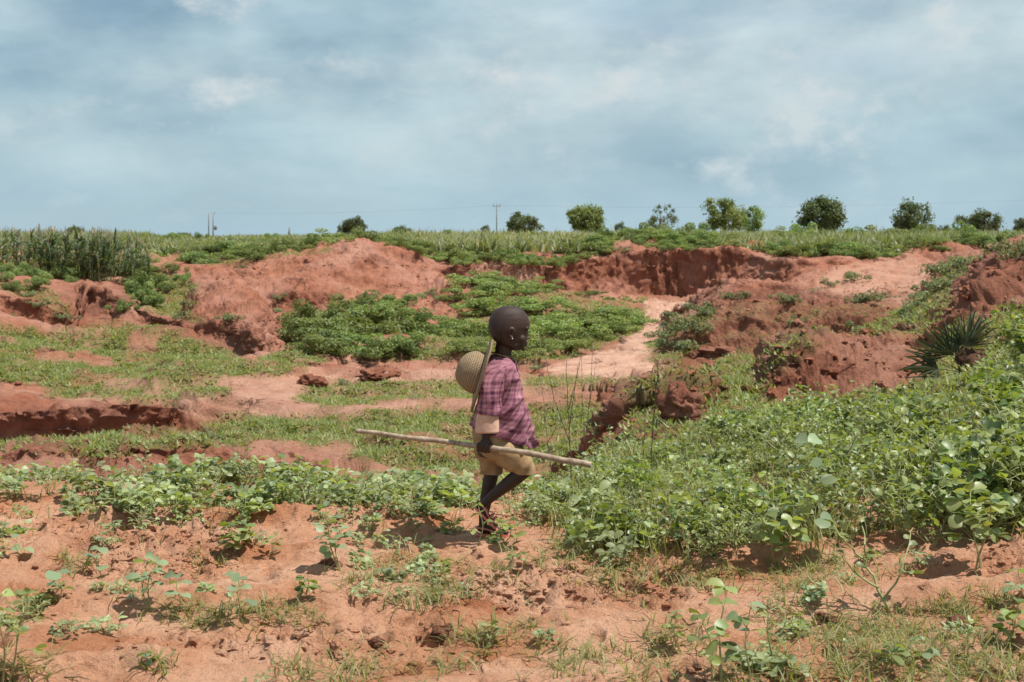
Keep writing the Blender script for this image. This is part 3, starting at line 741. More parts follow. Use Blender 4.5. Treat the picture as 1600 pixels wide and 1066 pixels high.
def remesh(bag, name, voxel, smooth=4):
    me = bag.mesh(name + '_raw')
    o = bpy.data.objects.new('raw', me); COL.objects.link(o)
    r = o.modifiers.new('r', 'REMESH'); r.mode = 'VOXEL'; r.voxel_size = voxel; r.use_smooth_shade = True
    s = o.modifiers.new('s', 'SMOOTH'); s.factor = 0.5; s.iterations = smooth
    dg = bpy.context.evaluated_depsgraph_get()
    ev = o.evaluated_get(dg)
    out_me = bpy.data.meshes.new_from_object(ev)
    out_me.name = name
    bpy.data.objects.remove(o); bpy.data.meshes.remove(me)
    return out_me

def head_loft(sl, n=36, grow=0.0, turn=0.0):
    """slices: (row, back px, front px, half width)"""
    sl = np.array(sl, float)
    rows = np.linspace(sl[0, 0], sl[-1, 0], 48)
    c = [np.interp(rows, sl[:, 0], sl[:, k]) for k in range(1, 4)]
    th = np.linspace(0, 2 * np.pi, n, endpoint=False)
    V = []
    for py, xb, xf, hw in zip(rows, *c):
        cx = (xb + xf) / 2; hd = (xf - xb) / 2 * PXM + grow; hw = hw + grow
        cs, sn = np.cos(th), np.sin(th)
        p = 0.92
        x = np.sign(cs) * np.abs(cs) ** p * hd; y = np.sign(sn) * np.abs(sn) ** p * hw * (1 - 0.16 * cs)
        z = np.full(n, (840 - py) * PXM + grow * np.clip((500 - py) / 20, -1, 1))
        V.append(np.stack([x + (cx - 765) * PXM, y, z], -1))
    v = np.vstack(V)
    m = len(rows)
    i = np.arange(m - 1)[:, None] * n; j = np.arange(n)[None, :]; k = (j + 1) % n
    q = np.stack([i + j, i + n + j, i + n + k, i + k], -1).reshape(-1, 4)
    v = np.vstack([v, V[0].mean(0), V[-1].mean(0)])
    jj = np.arange(n); kk = (jj + 1) % n
    t = np.vstack([np.stack([np.full(n, len(v) - 2), jj, kk], -1), np.stack([np.full(n, len(v) - 1), (m - 1) * n + kk, (m - 1) * n + jj], -1)])
    return v, [q, t]

HEAD = [(478, 793, 798, 0.007), (478.6, 787.5, 804, 0.022), (480, 782, 809.5, 0.036), (482.5, 777, 814.5, 0.048), (486, 772.5, 819, 0.059), (490, 769, 822.2, 0.067), (497, 765.3, 826, 0.075), (504, 763.5, 828, 0.079),
        (511, 763.5, 827.8, 0.080), (516, 764.2, 825.4, 0.079), (521, 765.8, 824.0, 0.076), (526, 768, 823.6, 0.071), (531, 771.5, 822.8, 0.066), (536, 776.5, 821.5, 0.059),
        (540, 784, 820.5, 0.051), (543.5, 792, 819.2, 0.042), (546.5, 799, 816, 0.028), (548, 804, 812, 0.012)]

def turn_head(v):
    """the head looks a little away from us"""
    a = math.radians(3); c = K(792, 520)
    R = np.array([[math.cos(a), -math.sin(a), 0], [math.sin(a), math.cos(a), 0], [0, 0, 1]])
    return (v - c) @ R.T + c

person = empty('person', (KX, KY, KZ))
tag(person, 'child in mauve plaid shirt and tan shorts walking across the field', 'person')

def skin_material():
    m, nt, b = new_mat('skin'); k = NT(nt)
    pos = k.n('ShaderNodeTexCoord').outputs['Object']
    n = k.noise(pos, 26, 5, 0.6)
    k.l(k.mix((0.034, 0.0175, 0.0125), (0.062, 0.033, 0.0235), n), b.inputs['Base Color'])
    b.inputs['Roughness'].default_value = 0.5; b.inputs['Specular IOR Level'].default_value = 0.30
    k.l(k.bump(k.noise(pos, 300, 3, 0.6), 0.12, 0.002), b.inputs['Normal'])
    return m
M['skin'] = skin_material()
M['hair'] = plain_material('cropped_hair', (0.022, 0.0125, 0.0098), (0.052, 0.029, 0.0215), 420, 0.6, 0.45, 0.28, 0.002)

hb = Bag()
v, f = head_loft(HEAD); hb.add(turn_head(v), f)
def hf(px, py, y, r, R=None):
    v, f = ellipsoid(K(px, py, y), r, R); hb.add(turn_head(v), f)
hf(825.6, 528.4, 0, (0.0085, 0.0115, 0.0072))          # nose tip
hf(823.8, 523.0, 0, (0.0070, 0.0075, 0.0170))          # nose bridge
hf(822.5, 529.8, -0.011, (0.007, 0.007, 0.006)); hf(822.5, 529.8, 0.011, (0.007, 0.007, 0.006))
hf(822.4, 535.6, 0, (0.0088, 0.0175, 0.0050))           # lips
hf(821.4, 539.3, 0, (0.0086, 0.016, 0.0050))
hf(818.0, 545.5, 0, (0.0100, 0.018, 0.0100))           # chin
hf(822.5, 512.5, -0.026, (0.0105, 0.022, 0.0075)); hf(822.5, 512.5, 0.026, (0.0105, 0.022, 0.0075))   # brows
hf(813.5, 529.0, -0.036, (0.022, 0.024, 0.024)); hf(813.5, 529.0, 0.036, (0.022, 0.024, 0.024))       # cheeks
hf(803.0, 538.0, -0.045, (0.030, 0.012, 0.016)); hf(803.0, 538.0, 0.045, (0.030, 0.012, 0.016))       # jaw
for s in (-1, 1):                                        # ears: rim, inner fold, lobe
    for k in range(15):
        a = math.radians(-70 + k * 17.5)
        hf(797.6 - 4.3 * math.cos(a) * 0.95 + 1.0, 519.0 - 7.2 * math.sin(a) , s * (0.0825 + 0.0035 * math.cos(a)), (0.0036, 0.0040, 0.0036))
    for k in range(5):
        hf(799.0 - 0.3 * k, 515.5 + 2.0 * k, s * 0.0795, (0.0030, 0.0030, 0.0036))
    hf(799.5, 526.3, s * 0.0805, (0.0060, 0.0045, 0.0062))
    hf(800.0, 519.5, s * 0.0745, (0.0095, 0.0040, 0.0180))
bb = Bag()
limb(bb, [K(784, 574), K(785.5, 556), K(787, 544), K(790, 530)], [0.050, 0.042, 0.041, 0.042])
def ell_limb(pts, rx, ry):
    pts = np.array(pts); t = np.linspace(0, len(pts) - 1, 24); ar = np.arange(len(pts))
    p = np.stack([np.interp(t, ar, pts[:, k]) for k in range(3)], -1)
    a = np.interp(t, ar, rx); b = np.interp(t, ar, ry); th = np.linspace(0, 2 * np.pi, 20, endpoint=False)
    v = p[:, None, :] + np.stack([np.cos(th)[None] * a[:, None], np.sin(th)[None] * b[:, None], np.zeros((24, 20))], -1)
    v = v.reshape(-1, 3); i = np.arange(23)[:, None] * 20; j = np.arange(20)[None]; k = (j + 1) % 20
    q = np.stack([i + j, i + 20 + j, i + 20 + k, i + k], -1).reshape(-1, 4)
    v = np.vstack([v, p[0], p[-1]]); jj = np.arange(20); kk = (jj + 1) % 20
    bb.add(v, [q, np.vstack([np.stack([np.full(20, 480), jj, kk], -1), np.stack([np.full(20, 481), 460 + kk, 460 + jj], -1)])])
ell_limb([K(766, 712), K(768, 690), K(771, 650), K(778, 605), K(782, 578), K(784, 563)], [0.060, 0.078, 0.070, 0.074, 0.066, 0.045], [0.085, 0.098, 0.092, 0.100, 0.100, 0.055])
# near arm with its hand closed round the stick
limb(bb, [K(774, 578, -0.098), K(768, 608, -0.128), K(766, 640, -0.140), K(763, 660, -0.146), K(759.5, 678, -0.152)], [0.036, 0.031, 0.027, 0.024, 0.019])
bb.add(*ellipsoid(K(757.5, 687, -0.166), (0.026, 0.011, 0.026)))
for q, dx in enumerate((-8.5, -3.2, 2.2, 7.2)):
    l = (0.92, 1.0, 1.0, 0.86)[q]
    kx = 756.8 + dx
    sy = 690.3 + dx * 0.12
    limb(bb, [K(kx, sy - 2, -0.170), K(kx + .3, sy + 5.5, -0.167), K(kx + .6, sy + 8.2 * l, -0.150), K(kx + .8, sy + 4.0, -0.131), K(kx + .8, sy - 3 * l, -0.133)],
         [0.0085, 0.0088, 0.0085, 0.0078, 0.0068], 8)
limb(bb, [K(762.5, 681, -0.158), K(766.5, 684.5, -0.152), K(768.2, 689, -0.141), K(768.0, 694, -0.133)], [0.0100, 0.0098, 0.0085, 0.0072], 8)
# far arm hangs on the other side of the body
limb(bb, [K(780, 578, 0.098), K(780, 610, 0.125), K(780, 640, 0.132), K(783, 665, 0.130), K(787, 682, 0.126)], [0.036, 0.031, 0.027, 0.024, 0.019])
bb.add(*ellipsoid(K(788.5, 690, 0.128), (0.024, 0.013, 0.026)))
for q, dx in enumerate((-6.5, -2.2, 2.2, 6.2)):
    limb(bb, [K(788.5 + dx, 695, 0.130), K(789 + dx * 1.05, 702, 0.126), K(789 + dx, 707 - abs(dx) * .3, 0.118), K(788.5 + dx, 709 - abs(dx) * .3, 0.108)], [0.0082, 0.0080, 0.0075, 0.0068], 8)
limb(bb, [K(794, 685, 0.122), K(798, 692, 0.113), K(798.5, 699, 0.106)], [0.0095, 0.009, 0.0075], 8)
# near leg swings forward, shin trailing back to a lifted foot
NY, FY = -0.058, 0.055
limb(bb, [K(768, 694, NY), K(797, 715, NY - .004), K(820, 731, NY - .004), K(805, 744, NY), K(792, 754, NY), K(770, 772, NY), K(755, 785, NY)], [0.054, 0.046, 0.038, 0.036, 0.033, 0.025, 0.0195])
limb(bb, [K(749, 786.5, NY), K(753, 795, NY), K(760, 804, NY), K(768, 812, NY)], [0.0215, 0.0225, 0.021, 0.0145])
for q in range(5):
    yy = NY - 0.021 + q * 0.0105
    ln = (1.0, 0.93, 0.86, 0.76, 0.64)[q] if False else (1.15, 1.0, 0.9, 0.8, 0.68)[4 - q]
    limb(bb, [K(767, 811, yy), K(767 + 5.5 * ln, 811 + 5.0 * ln, yy), K(767 + 8.5 * ln, 811 + 6.4 * ln, yy)], [0.0080, 0.0076, 0.0066], 8)
# far leg carries the weight
limb(bb, [K(764, 694, FY), K(766, 722, FY + .003), K(768, 742, FY + .004), K(764, 760, FY + .002), K(760, 780, FY), K(755, 810, FY), K(754, 827, FY)], [0.054, 0.046, 0.037, 0.035, 0.032, 0.023, 0.0195])
limb(bb, [K(751.5, 830, FY), K(762, 830.5, FY), K(775, 832.5, FY), K(782, 834, FY)], [0.021, 0.0215, 0.019, 0.0135])
for q in range(5):
    yy = FY - 0.020 + q * 0.0105
    ln = (1.15, 1.0, 0.9, 0.8, 0.68)[q]
    limb(bb, [K(782, 834, yy), K(782 + 6.5 * ln, 834.2, yy), K(782 + 10 * ln, 835.2, yy)], [0.0078, 0.0075, 0.0065], 8)
for part in hb.v: pass
whole = Bag()
off = 0
for src in (hb, bb):
    vv = np.vstack(src.v)
    whole.add(vv, [np.vstack(x) for x in src.f.values()])
body = link('body', remesh(whole, 'body', 0.0031, 3), M['skin'], person)
body['label'] = 'dark skinned head, arm and legs of the walking child'

# close-cropped hair: a thin cap over the skull
cap = [(p, b - 0.2, f_ - max(p - 492, 0) * 0.95, w) for p, b, f_, w in HEAD if p <= 531]
v, f = head_loft(cap, 44, 0.0003)
hair_me = None
hg = Bag(); hg.add(turn_head(v), f)
hair = link('hair', remesh(hg, 'hair', 0.004, 3), M['hair'], person)
hair['label'] = 'close cropped black hair'
v, f = ellipsoid(turn_head(K(799.2, 527.5, -0.084)[None])[0], (0.0032,) * 3, n=8, m=10)
M['silver'] = plain_material('pale_metal', (0.55, 0.53, 0.5), (0.7, 0.68, 0.66), 50, 0.35)
link('earring', np_mesh('earring', v, f, True), M['silver'], person)
for s in (-1, 1):
    v, f = ellipsoid(turn_head(K(819.3, 516.9, s * 0.026)[None])[0], (0.0085, 0.0090, 0.0055), n=8, m=12)
    e = link('eye', np_mesh('eye', v, f, True), plain_material('eye_white', (0.16, 0.13, 0.11), (0.24, 0.20, 0.18), 30, 0.3), person)
    v, f = ellipsoid(turn_head(K(820.6, 517.0, s * 0.0268)[None])[0], (0.0060, 0.0075, 0.0055), n=8, m=10)
    link('iris', np_mesh('iris', v, f, True), plain_material('eye_iris', (0.012, 0.008, 0.006), (0.02, 0.012, 0.01), 30, 0.15), e)

# ---- clothes: lofted shells with folds
def cloth_loft(rings, name, mat, parent, n=72, m=80, fold=0.006, seed=3, cy=0.0, power=0.88, thick=0.0035, sag=None):
    """rings: (back px, back row, front px, front row, half width[, y centre])"""
    R = np.array([(r + (cy,))[:6] for r in rings], float)
    t0 = np.arange(len(R)); t = np.linspace(0, len(R) - 1, m)
    # smooth interpolation
    I = np.zeros((m, 6))
    for c in range(6):
        lin = np.interp(t, t0, R[:, c])
        sm = lin.copy()
        for _ in range(int(m / len(R) * 1.2)):
            sm[1:-1] = 0.25 * sm[:-2] + 0.5 * sm[1:-1] + 0.25 * sm[2:]
        I[:, c] = sm
    th = np.linspace(0, 2 * np.pi, n, endpoint=False)
    cs, sn = np.cos(th), np.sin(th)
    V = np.zeros((m, n, 3)); UV = np.zeros((m, n, 2)); L = 0.0
    for i in range(m):
        b = K(I[i, 0], I[i, 1]); f_ = K(I[i, 2], I[i, 3]); c = (b + f_) / 2; a = (f_ - b) / 2
        if i: L += np.linalg.norm(c - pc)
        pc = c
        V[i] = c + np.outer(np.sign(cs) * np.abs(cs) ** power, a) + np.outer(np.sign(sn) * np.abs(sn) ** power, [0, I[i, 4], 0])
        V[i, :, 1] += I[i, 5]
        UV[i, :, 0] = th / (2 * np.pi) * (np.linalg.norm(a) + I[i, 4]) * np.pi; UV[i, :, 1] = L
    du = np.roll(V, -1, 1) - np.roll(V, 1, 1); dv = np.gradient(V, axis=0)
    N = np.cross(du, dv); N /= np.linalg.norm(N, axis=-1, keepdims=True) + 1e-9
    out_dir = V - V.mean(1, keepdims=True)
    N *= np.sign((N * out_dir).sum(-1, keepdims=True) + 1e-9)
    q = V.copy()
    # folds run slantwise down from the shoulder towards the front hem
    a = math.radians(35)
    q2 = np.stack([(q[..., 0] * math.cos(a) - q[..., 2] * math.sin(a)) * 1.0, q[..., 1] * 0.7, (q[..., 0] * math.sin(a) + q[..., 2] * math.cos(a)) * 0.28], -1)
    w = np.clip(np.linspace(0.3, 1.25, m), 0, 1.2)[:, None]
    r1 = fbm(q2, 0.075, 2, seed); r2 = fbm(q, 0.05, 2, seed + 9)
    D = fold * w * (4.2 * (0.2 - np.abs(r1)) + 0.35 * r2)
    V = V + N * D[..., None]
    i = np.arange(m - 1)[:, None] * n; j = np.arange(n)[None, :]; k = (j + 1) % n
    quads = np.stack([i + j, i + k, i + n + k, i + n + j], -1).reshape(-1, 4)
    me = np_mesh(name, V.reshape(-1, 3), quads, True, None, UV.reshape(-1, 2))
    o = link(name, me, mat, parent)
    s = o.modifiers.new('thickness', 'SOLIDIFY'); s.thickness = thick; s.offset = -1
    return o

def plaid_material():
    m, nt, b = new_mat('plaid_cotton'); k = NT(nt)
    uv = k.n('ShaderNodeUVMap').outputs['UV']
    sp = k.n('ShaderNodeSeparateXYZ'); k.l(uv, sp.inputs[0])
    pos = k.n('ShaderNodeTexCoord').outputs['Object']
    wobble = k.math('MULTIPLY', k.math('SUBTRACT', k.noise(pos, 14, 3, 0.5), 0.5), 0.30)
    def bands(src):
        fr = k.math('FRACT', k.math('ADD', k.math('DIVIDE', src, 0.046), wobble))
        return k.ramp(fr, [(0.0, 0.1), (0.10, 0.85), (0.30, 0.80), (0.42, 0.15), (0.62, 0.1), (0.66, 0.55), (0.71, 0.55), (0.76, 0.08), (1.0, 0.1)])
    bu, bv = bands(sp.outputs[0]), bands(sp.outputs[1])
    both = k.math('MULTIPLY', k.math('ADD', bu, bv), 0.5)
    base = k.mix((0.46, 0.225, 0.255), (0.29, 0.110, 0.145), k.ramp(k.noise(pos, 11, 5, 0.65), [(0.35, 0.0), (0.65, 1.0)]))
    c = k.mix(base, (0.065, 0.014, 0.038), k.math('MULTIPLY', k.math('MINIMUM', k.math('MULTIPLY', both, 1.35), 1.0), k.ramp(k.noise(pos, 5, 3, 0.6), [(0.35, 0.6), (0.6, 1.0)])))
    lt = k.math('FRACT', k.math('DIVIDE', sp.outputs[1], 0.040))
    c = k.mix(c, (0.52, 0.27, 0.31), k.ramp(lt, [(0.84, 0.0), (0.87, 0.12), (0.92, 0.12), (0.95, 0.0)]))
    k.l(c, b.inputs['Base Color']); b.inputs['Roughness'].default_value = 0.9; b.inputs['Specular IOR Level'].default_value = 0.15
    nb = k.bump(k.noise(pos, 24, 4, 0.6), 0.35, 0.012)
    k.l(k.bump(k.noise(pos, 420, 2, 0.5), 0.2, 0.001, nb), b.inputs['Normal'])
    return m
M['plaid'] = plaid_material()
M['shorts'] = plain_material('tan_cotton', (0.26, 0.165, 0.082), (0.42, 0.285, 0.160), 14, 0.92, 0.4, 0.15, 0.006)
M['lining'] = plain_material('salmon_cotton', (0.54, 0.31, 0.22), (0.68, 0.45, 0.34), 18, 0.92, 0.4, 0.15, 0.006)
shirt = cloth_loft([(770, 556, 800, 561, 0.047), (767, 560, 803, 565, 0.072), (763, 567, 806, 572, 0.104), (759, 580, 809, 584, 0.116), (756, 600, 812, 604, 0.112),
                    (752, 622, 817, 628, 0.112), (746, 642, 824, 652, 0.116), (741, 656, 832, 677, 0.121), (739, 666, 839, 699, 0.125)], 'shirt', M['plaid'], person, fold=0.0175, n=120, m=120)
shirt['label'] = 'mauve plaid shirt with a loose hanging front hem'
cloth_loft([(770, 563, 786, 562, 0.010, -0.070), (763, 567, 791, 566, 0.026, -0.080), (757, 575, 791, 573, 0.038, -0.096), (753, 588, 788, 586, 0.045, -0.116), (751.5, 603, 785, 602, 0.047, -0.132), (750, 622, 783, 622, 0.045, -0.142), (748.5, 640, 781, 643, 0.046, -0.146)],
           'sleeve', M['plaid'], person, n=72, m=70, fold=0.007, seed=23)
cloth_loft([(760, 570, 796, 566, 0.030, 0.088), (762, 582, 796, 578, 0.040, 0.106), (763, 605, 797, 604, 0.045, 0.124), (763, 640, 796, 641, 0.046, 0.132)], 'sleeve', M['plaid'], person, n=44, m=40, fold=0.005, seed=33)
cuff = cloth_loft([(755, 622, 776, 623, 0.028, -0.143), (752.5, 632, 777, 634, 0.032, -0.147), (747.5, 641, 778, 642, 0.036, -0.150), (746, 652, 778.5, 653, 0.037, -0.151), (745.0, 669, 778.5, 669, 0.038, -0.152)], 'inner_sleeve', M['lining'], person, n=40, m=30, fold=0.003, seed=43)
cuff['label'] = 'pale salmon inner sleeve showing below the plaid one'
v, f = [], []
pl_rows = [(803, 563), (807.5, 575), (810.5, 590), (813.5, 608), (817.5, 626), (823.5, 648)]
plk = np.array([K(a, b, -0.018) + np.array([-0.004, 0, 0]) for a, b in pl_rows])
tq = np.linspace(0, len(plk) - 1, 30)
plk = np.stack([np.interp(tq, np.arange(len(plk)), plk[:, c]) for c in range(3)], -1)
v, f = tube(plk, 0.0085, 8)
M['plaid_dark'] = plain_material('dark_plum_cotton', (0.07, 0.02, 0.04), (0.13, 0.045, 0.075), 40, 0.9)
link('placket', np_mesh('placket', v, f, True), M['plaid_dark'], shirt)
collar = cloth_loft([(767.5, 559, 803.5, 565, 0.052), (768.5, 554.5, 802.0, 560.5, 0.048)], 'collar', M['plaid'], person, n=40, m=10, fold=0.001, seed=51)
shorts = cloth_loft([(744, 640, 802, 646, 0.108), (739, 660, 806, 668, 0.116), (739, 680, 808, 692, 0.117), (743, 698, 806, 704, 0.108), (752, 708, 792, 711, 0.080)], 'shorts', M['shorts'], person, fold=0.004, seed=61, n=60, m=50)
cloth_loft([(748, 676, 800, 680, 0.050, -0.042), (744, 690, 812, 692, 0.072, -0.050), (755, 706, 821, 704, 0.074, -0.055), (778, 722, 830, 716, 0.060, -0.058), (796, 731, 834, 726, 0.052, -0.060), (804, 737, 834, 738, 0.048, -0.060)], 'trouser_leg', M['shorts'], shorts, fold=0.006, seed=71, n=72, m=70)
cloth_loft([(746, 672, 796, 680, 0.056, 0.040), (739.5, 692, 802, 694, 0.072, 0.046), (743, 710, 792, 711, 0.070, 0.050), (750, 728, 784, 728, 0.056, 0.056), (753, 743, 783, 743, 0.054, 0.056)], 'trouser_leg', M['shorts'], shorts, fold=0.005, seed=81, n=72, m=60)

# sandals
M['sandal'] = plain_material('pink_rubber', (0.50, 0.145, 0.105), (0.62, 0.235, 0.185), 40, 0.6)
def sandal(heel, toe, y, up):
    s = empty('tmp'); bpy.data.objects.remove(s)
    a = toe - heel; L = np.linalg.norm(a); a = a / L
    upv = np.asarray(up, float); upv -= a * (upv @ a); upv /= np.linalg.norm(upv)
    side = np.cross(upv, a)
    out_l = [(0.0, .55), (.06, .85), (.2, .95), (.42, .82), (.62, .98), (.8, 1.05), (.93, .8), (1.0, .35)]
    pts = [(t, w) for t, w in out_l] + [(t, -w) for t, w in out_l[::-1]]
    n = len(pts); w0 = 0.029
    v = [heel + a * L * t + side * w * w0 for t, w in pts] + [heel + a * L * t + side * w * w0 + upv * 0.011 for t, w in pts]
    fs = [tuple(range(n))[::-1], tuple(range(n, 2 * n))] + [(i, (i + 1) % n, n + (i + 1) % n, n + i) for i in range(n)]
    me = bpy.data.meshes.new('sandal'); me.from_pydata([tuple(x) for x in v], [], fs); me.update()
    o = link('sandal', me, M['sandal'], person)
    for t, h, wd in ((0.74, 0.046, 0.010), (0.60, 0.050, 0.009)):
        arc = []
        for k in range(9):
            an = math.pi * k / 8
            arc.append(heel + a * L * t + side * math.cos(an) * 0.0285 + upv * (0.006 + math.sin(an) * h * 0.86))
        vv, ff = tube(np.array(arc), 0.0055, 6)
        vv = vv + a * 0.0
        link('strap', np_mesh('strap', vv, ff, True), M['sandal'], o)
    arc = [heel + a * L * t + side * sx * 0.026 + upv * h for t, sx, h in ((.6, 1, .02), (.3, 1.0, .036), (.05, .75, .040), (-.03, 0, .041), (.05, -.75, .040), (.3, -1, .036), (.6, -1, .02))]
    vv, ff = tube(np.array(arc), 0.0045, 6)
    link('heel_strap', np_mesh('heel_strap', vv, ff, True), M['sandal'], o)
    return o
sandal(K(743.5, 840.5, FY), K(797, 841.5, FY), FY, (0, 0, 1))
sandal(K(741.5, 790.5, NY), K(774, 823, NY), NY, (0.55, 0, 0.75))

# ---- walking stick held across the body
M['stick'] = plain_material('peeled_wood', (0.17, 0.115, 0.08), (0.46, 0.35, 0.255), 24, 0.75, 0.5, 0.25, 0.004)
sp = np.array([K(558, 671, -0.06), K(600, 674.5, -0.075), K(650, 680.5, -0.105), K(700, 684.5, -0.128), K(743, 689.5, -0.149), K(765, 692.2, -0.152), K(800, 696.2, -0.160), K(860, 706.5, -0.176), K(893, 712.0, -0.184), K(920, 717.3, -0.190)])
tt = np.linspace(0, len(sp) - 1, 70)
sp2 = np.stack([smooth1(np.interp(tt, np.arange(len(sp)), sp[:, k]), 4) for k in range(3)], -1)
rr = np.linspace(0.0105, 0.0152, 70) * (1 + 0.05 * np.sin(tt * 9)) + 0.0022 * np.exp(-((tt - 8.0) / 0.12) ** 2) + 0.0018 * np.exp(-((tt - 2.3) / 0.15) ** 2)
sp2[:, 2] += 0.0015 * np.sin(tt * 3.1); sp2[:, 1] += 0.002 * np.sin(tt * 2.3)
v, f = tube(sp2 + np.array([KX, KY, KZ]), rr, 12)
stick = link('walking_stick', np_mesh('walking_stick', v, f, True), M['stick'])
tag(stick, 'long peeled wooden stick held level in the child\'s hand', 'stick')

# ---- woven hat hanging on the back
def weave_material(name, c0, c1, gap, rings, spokes):
    m, nt, b = new_mat(name); k = NT(nt)
    uv = k.n('ShaderNodeUVMap').outputs['UV']
    sp_ = k.n('ShaderNodeSeparateXYZ'); k.l(uv, sp_.inputs[0])
    pos = k.n('ShaderNodeTexCoord').outputs['Object']
    fu = k.math('FRACT', k.math('MULTIPLY', sp_.outputs[0], spokes)); fv = k.math('FRACT', k.math('MULTIPLY', sp_.outputs[1], rings))
    hu = k.ramp(fu, [(0.0, 0.0), (0.25, 0.9), (0.7, 1.0), (1.0, 0.0)]); hv = k.ramp(fv, [(0.0, 0.1), (0.3, 1.0), (0.7, 1.0), (1.0, 0.1)])
    h = k.math('MULTIPLY', hu, hv)
    c = k.mix(c0, c1, k.noise(pos, 60, 5, 0.7))
    c = k.mix(gap, c, k.ramp(h, [(0.02, 0.0), (0.45, 1.0)]))
    k.l(c, b.inputs['Base Color']); b.inputs['Roughness'].default_value = 0.8; b.inputs['Specular IOR Level'].default_value = 0.2
    k.l(k.bump(h, 0.7, 0.006), b.inputs['Normal'])
    return m
def lathe(profile, n, c, axis, name, mat, parent, thick=0.006, wob=0.0):
    axis = np.asarray(axis, float); axis /= np.linalg.norm(axis)
    a = np.cross(axis, [0, 1, 0]); a /= np.linalg.norm(a); b = np.cross(axis, a)
    prof = np.array(profile, float); m = len(prof)
    th = np.linspace(0, 2 * np.pi, n + 1)
    w = 1 + wob * np.sin(th * 3 + 0.7) + wob * 0.6 * np.sin(th * 7)
    V = c + axis * prof[:, 1][:, None, None] + prof[:, 0][:, None, None] * w[None, :, None] * (a * np.cos(th)[:, None] + b * np.sin(th)[:, None])[None]
    V = V + 0.006 * wob * 50 * np.stack([fbm(V, 0.07, 2, 5), fbm(V, 0.07, 2, 6), fbm(V, 0.07, 2, 7)], -1)
    UV = np.stack(np.broadcast_arrays((th / (2 * np.pi))[None, :], np.linspace(0, 1, m)[:, None]), -1)
    i = np.arange(m - 1)[:, None] * (n + 1); j = np.arange(n)[None, :]
    q = np.stack([i + j, i + j + 1, i + n + 2 + j, i + n + 1 + j], -1).reshape(-1, 4)
    me = np_mesh(name, V.reshape(-1, 3), q, True, None, UV.reshape(-1, 2))
    o = link(name, me, mat, parent)
    s = o.modifiers.new('thickness', 'SOLIDIFY'); s.thickness = thick; s.offset = 0
    return o
hat = empty('woven_hat', (KX, KY, KZ))
tag(hat, 'round woven straw hat hanging on the child\'s back', 'hat')
hc = K(753.5, 583.5, -0.02)
ax = np.array([-0.958, -0.03, 0.283])
M['weave_crown'] = weave_material('woven_straw', (0.27, 0.165, 0.075), (0.56, 0.43, 0.29), (0.09, 0.05, 0.022), 16, 84)
M['weave_brim'] = weave_material('woven_brim', (0.30, 0.20, 0.125), (0.47, 0.345, 0.235), (0.20, 0.125, 0.075), 12, 70)
th = np.linspace(0, math.pi / 2, 22)
lathe([(0.099 * math.cos(t) ** 0.75 + 0.0005, 0.012 + 0.112 * math.sin(t) ** 0.95) for t in th], 60, hc, ax, 'crown', M['weave_crown'], hat, 0.005, 0.02)
lathe([(0.092, 0.010), (0.115, 0.007), (0.140, 0.003), (0.160, 0.001), (0.178, 0.000), (0.184, -0.001)], 72, hc, ax, 'brim', M['weave_brim'], hat, 0.009, 0.02)
th = np.linspace(0, 2 * np.pi, 40)
ring_p = np.stack([K(786, 0)[0] + 0.052 * np.cos(th), 0.050 * np.sin(th), K(0, 556)[2] + 0.004 - 0.012 * np.cos(th)], -1)
v, f = tube(np.vstack([hc + np.array([0.0, -0.09, 0.02]), hc + np.array([0.02, -0.075, 0.08]), ring_p[18:20].mean(0) + np.array([-0.004, -0.03, 0.004])]), 0.0025, 6)
M['cord'] = plain_material('fibre_cord', (0.24, 0.15, 0.07), (0.36, 0.25, 0.13), 60, 0.9)
cb = Bag(); cb.add(v, f); v, f = tube(ring_p, 0.0032, 6); cb.add(v, f)
link('neck_cord', cb.mesh('neck_cord', True), M['cord'], hat)

# ------------------------------------------------------------------ vegetation builders
def rot_from(xdir, up):
    x = np.asarray(xdir, float); x = x / np.linalg.norm(x)
    z = np.asarray(up, float); z = z - x * (z @ x); z /= np.linalg.norm(z) + 1e-9
    y = np.cross(z, x)
    return np.stack([x, y, z], -1)          # columns

def leaf_shape(kind):
    """unit leaf along +x, folded on the midrib and drooping at the tip"""
    if kind == 'round':
        st = [(0.0, 0.03, 0), (0.22, 0.25, .03), (0.5, 0.37, .04), (0.8, 0.33, .01), (0.97, 0.14, -.05)]
    elif kind == 'lance':
        st = [(0.0, 0.02, 0), (0.2, 0.13, .03), (0.45, 0.17, .04), (0.75, 0.12, 0), (0.98, 0.02, -.08)]
    else:
        st = [(0.0, 0.02, 0), (0.2, 0.20, .03), (0.45, 0.30, .04), (0.75, 0.24, .0), (0.98, 0.04, -.07)]
    v = []
    for x, w, z in st:
        v += [(x, w, z + w * 0.28), (x, 0, z), (x, -w, z + w * 0.28)]
    f = []
    for i in range(len(st) - 1):
        a = i * 3
        f += [(a, a + 1, a + 4, a + 3), (a + 1, a + 2, a + 5, a + 4)]
    return np.array(v), np.array(f)
LEAF = {k: leaf_shape(k) for k in ('round', 'ovate', 'lance')}
LEAF_LO = (np.array([(0, 0, 0), (0.5, 0.3, 0.09), (1, 0, -0.05), (0.5, -0.3, 0.09)]), np.array([(0, 1, 2, 3)]))

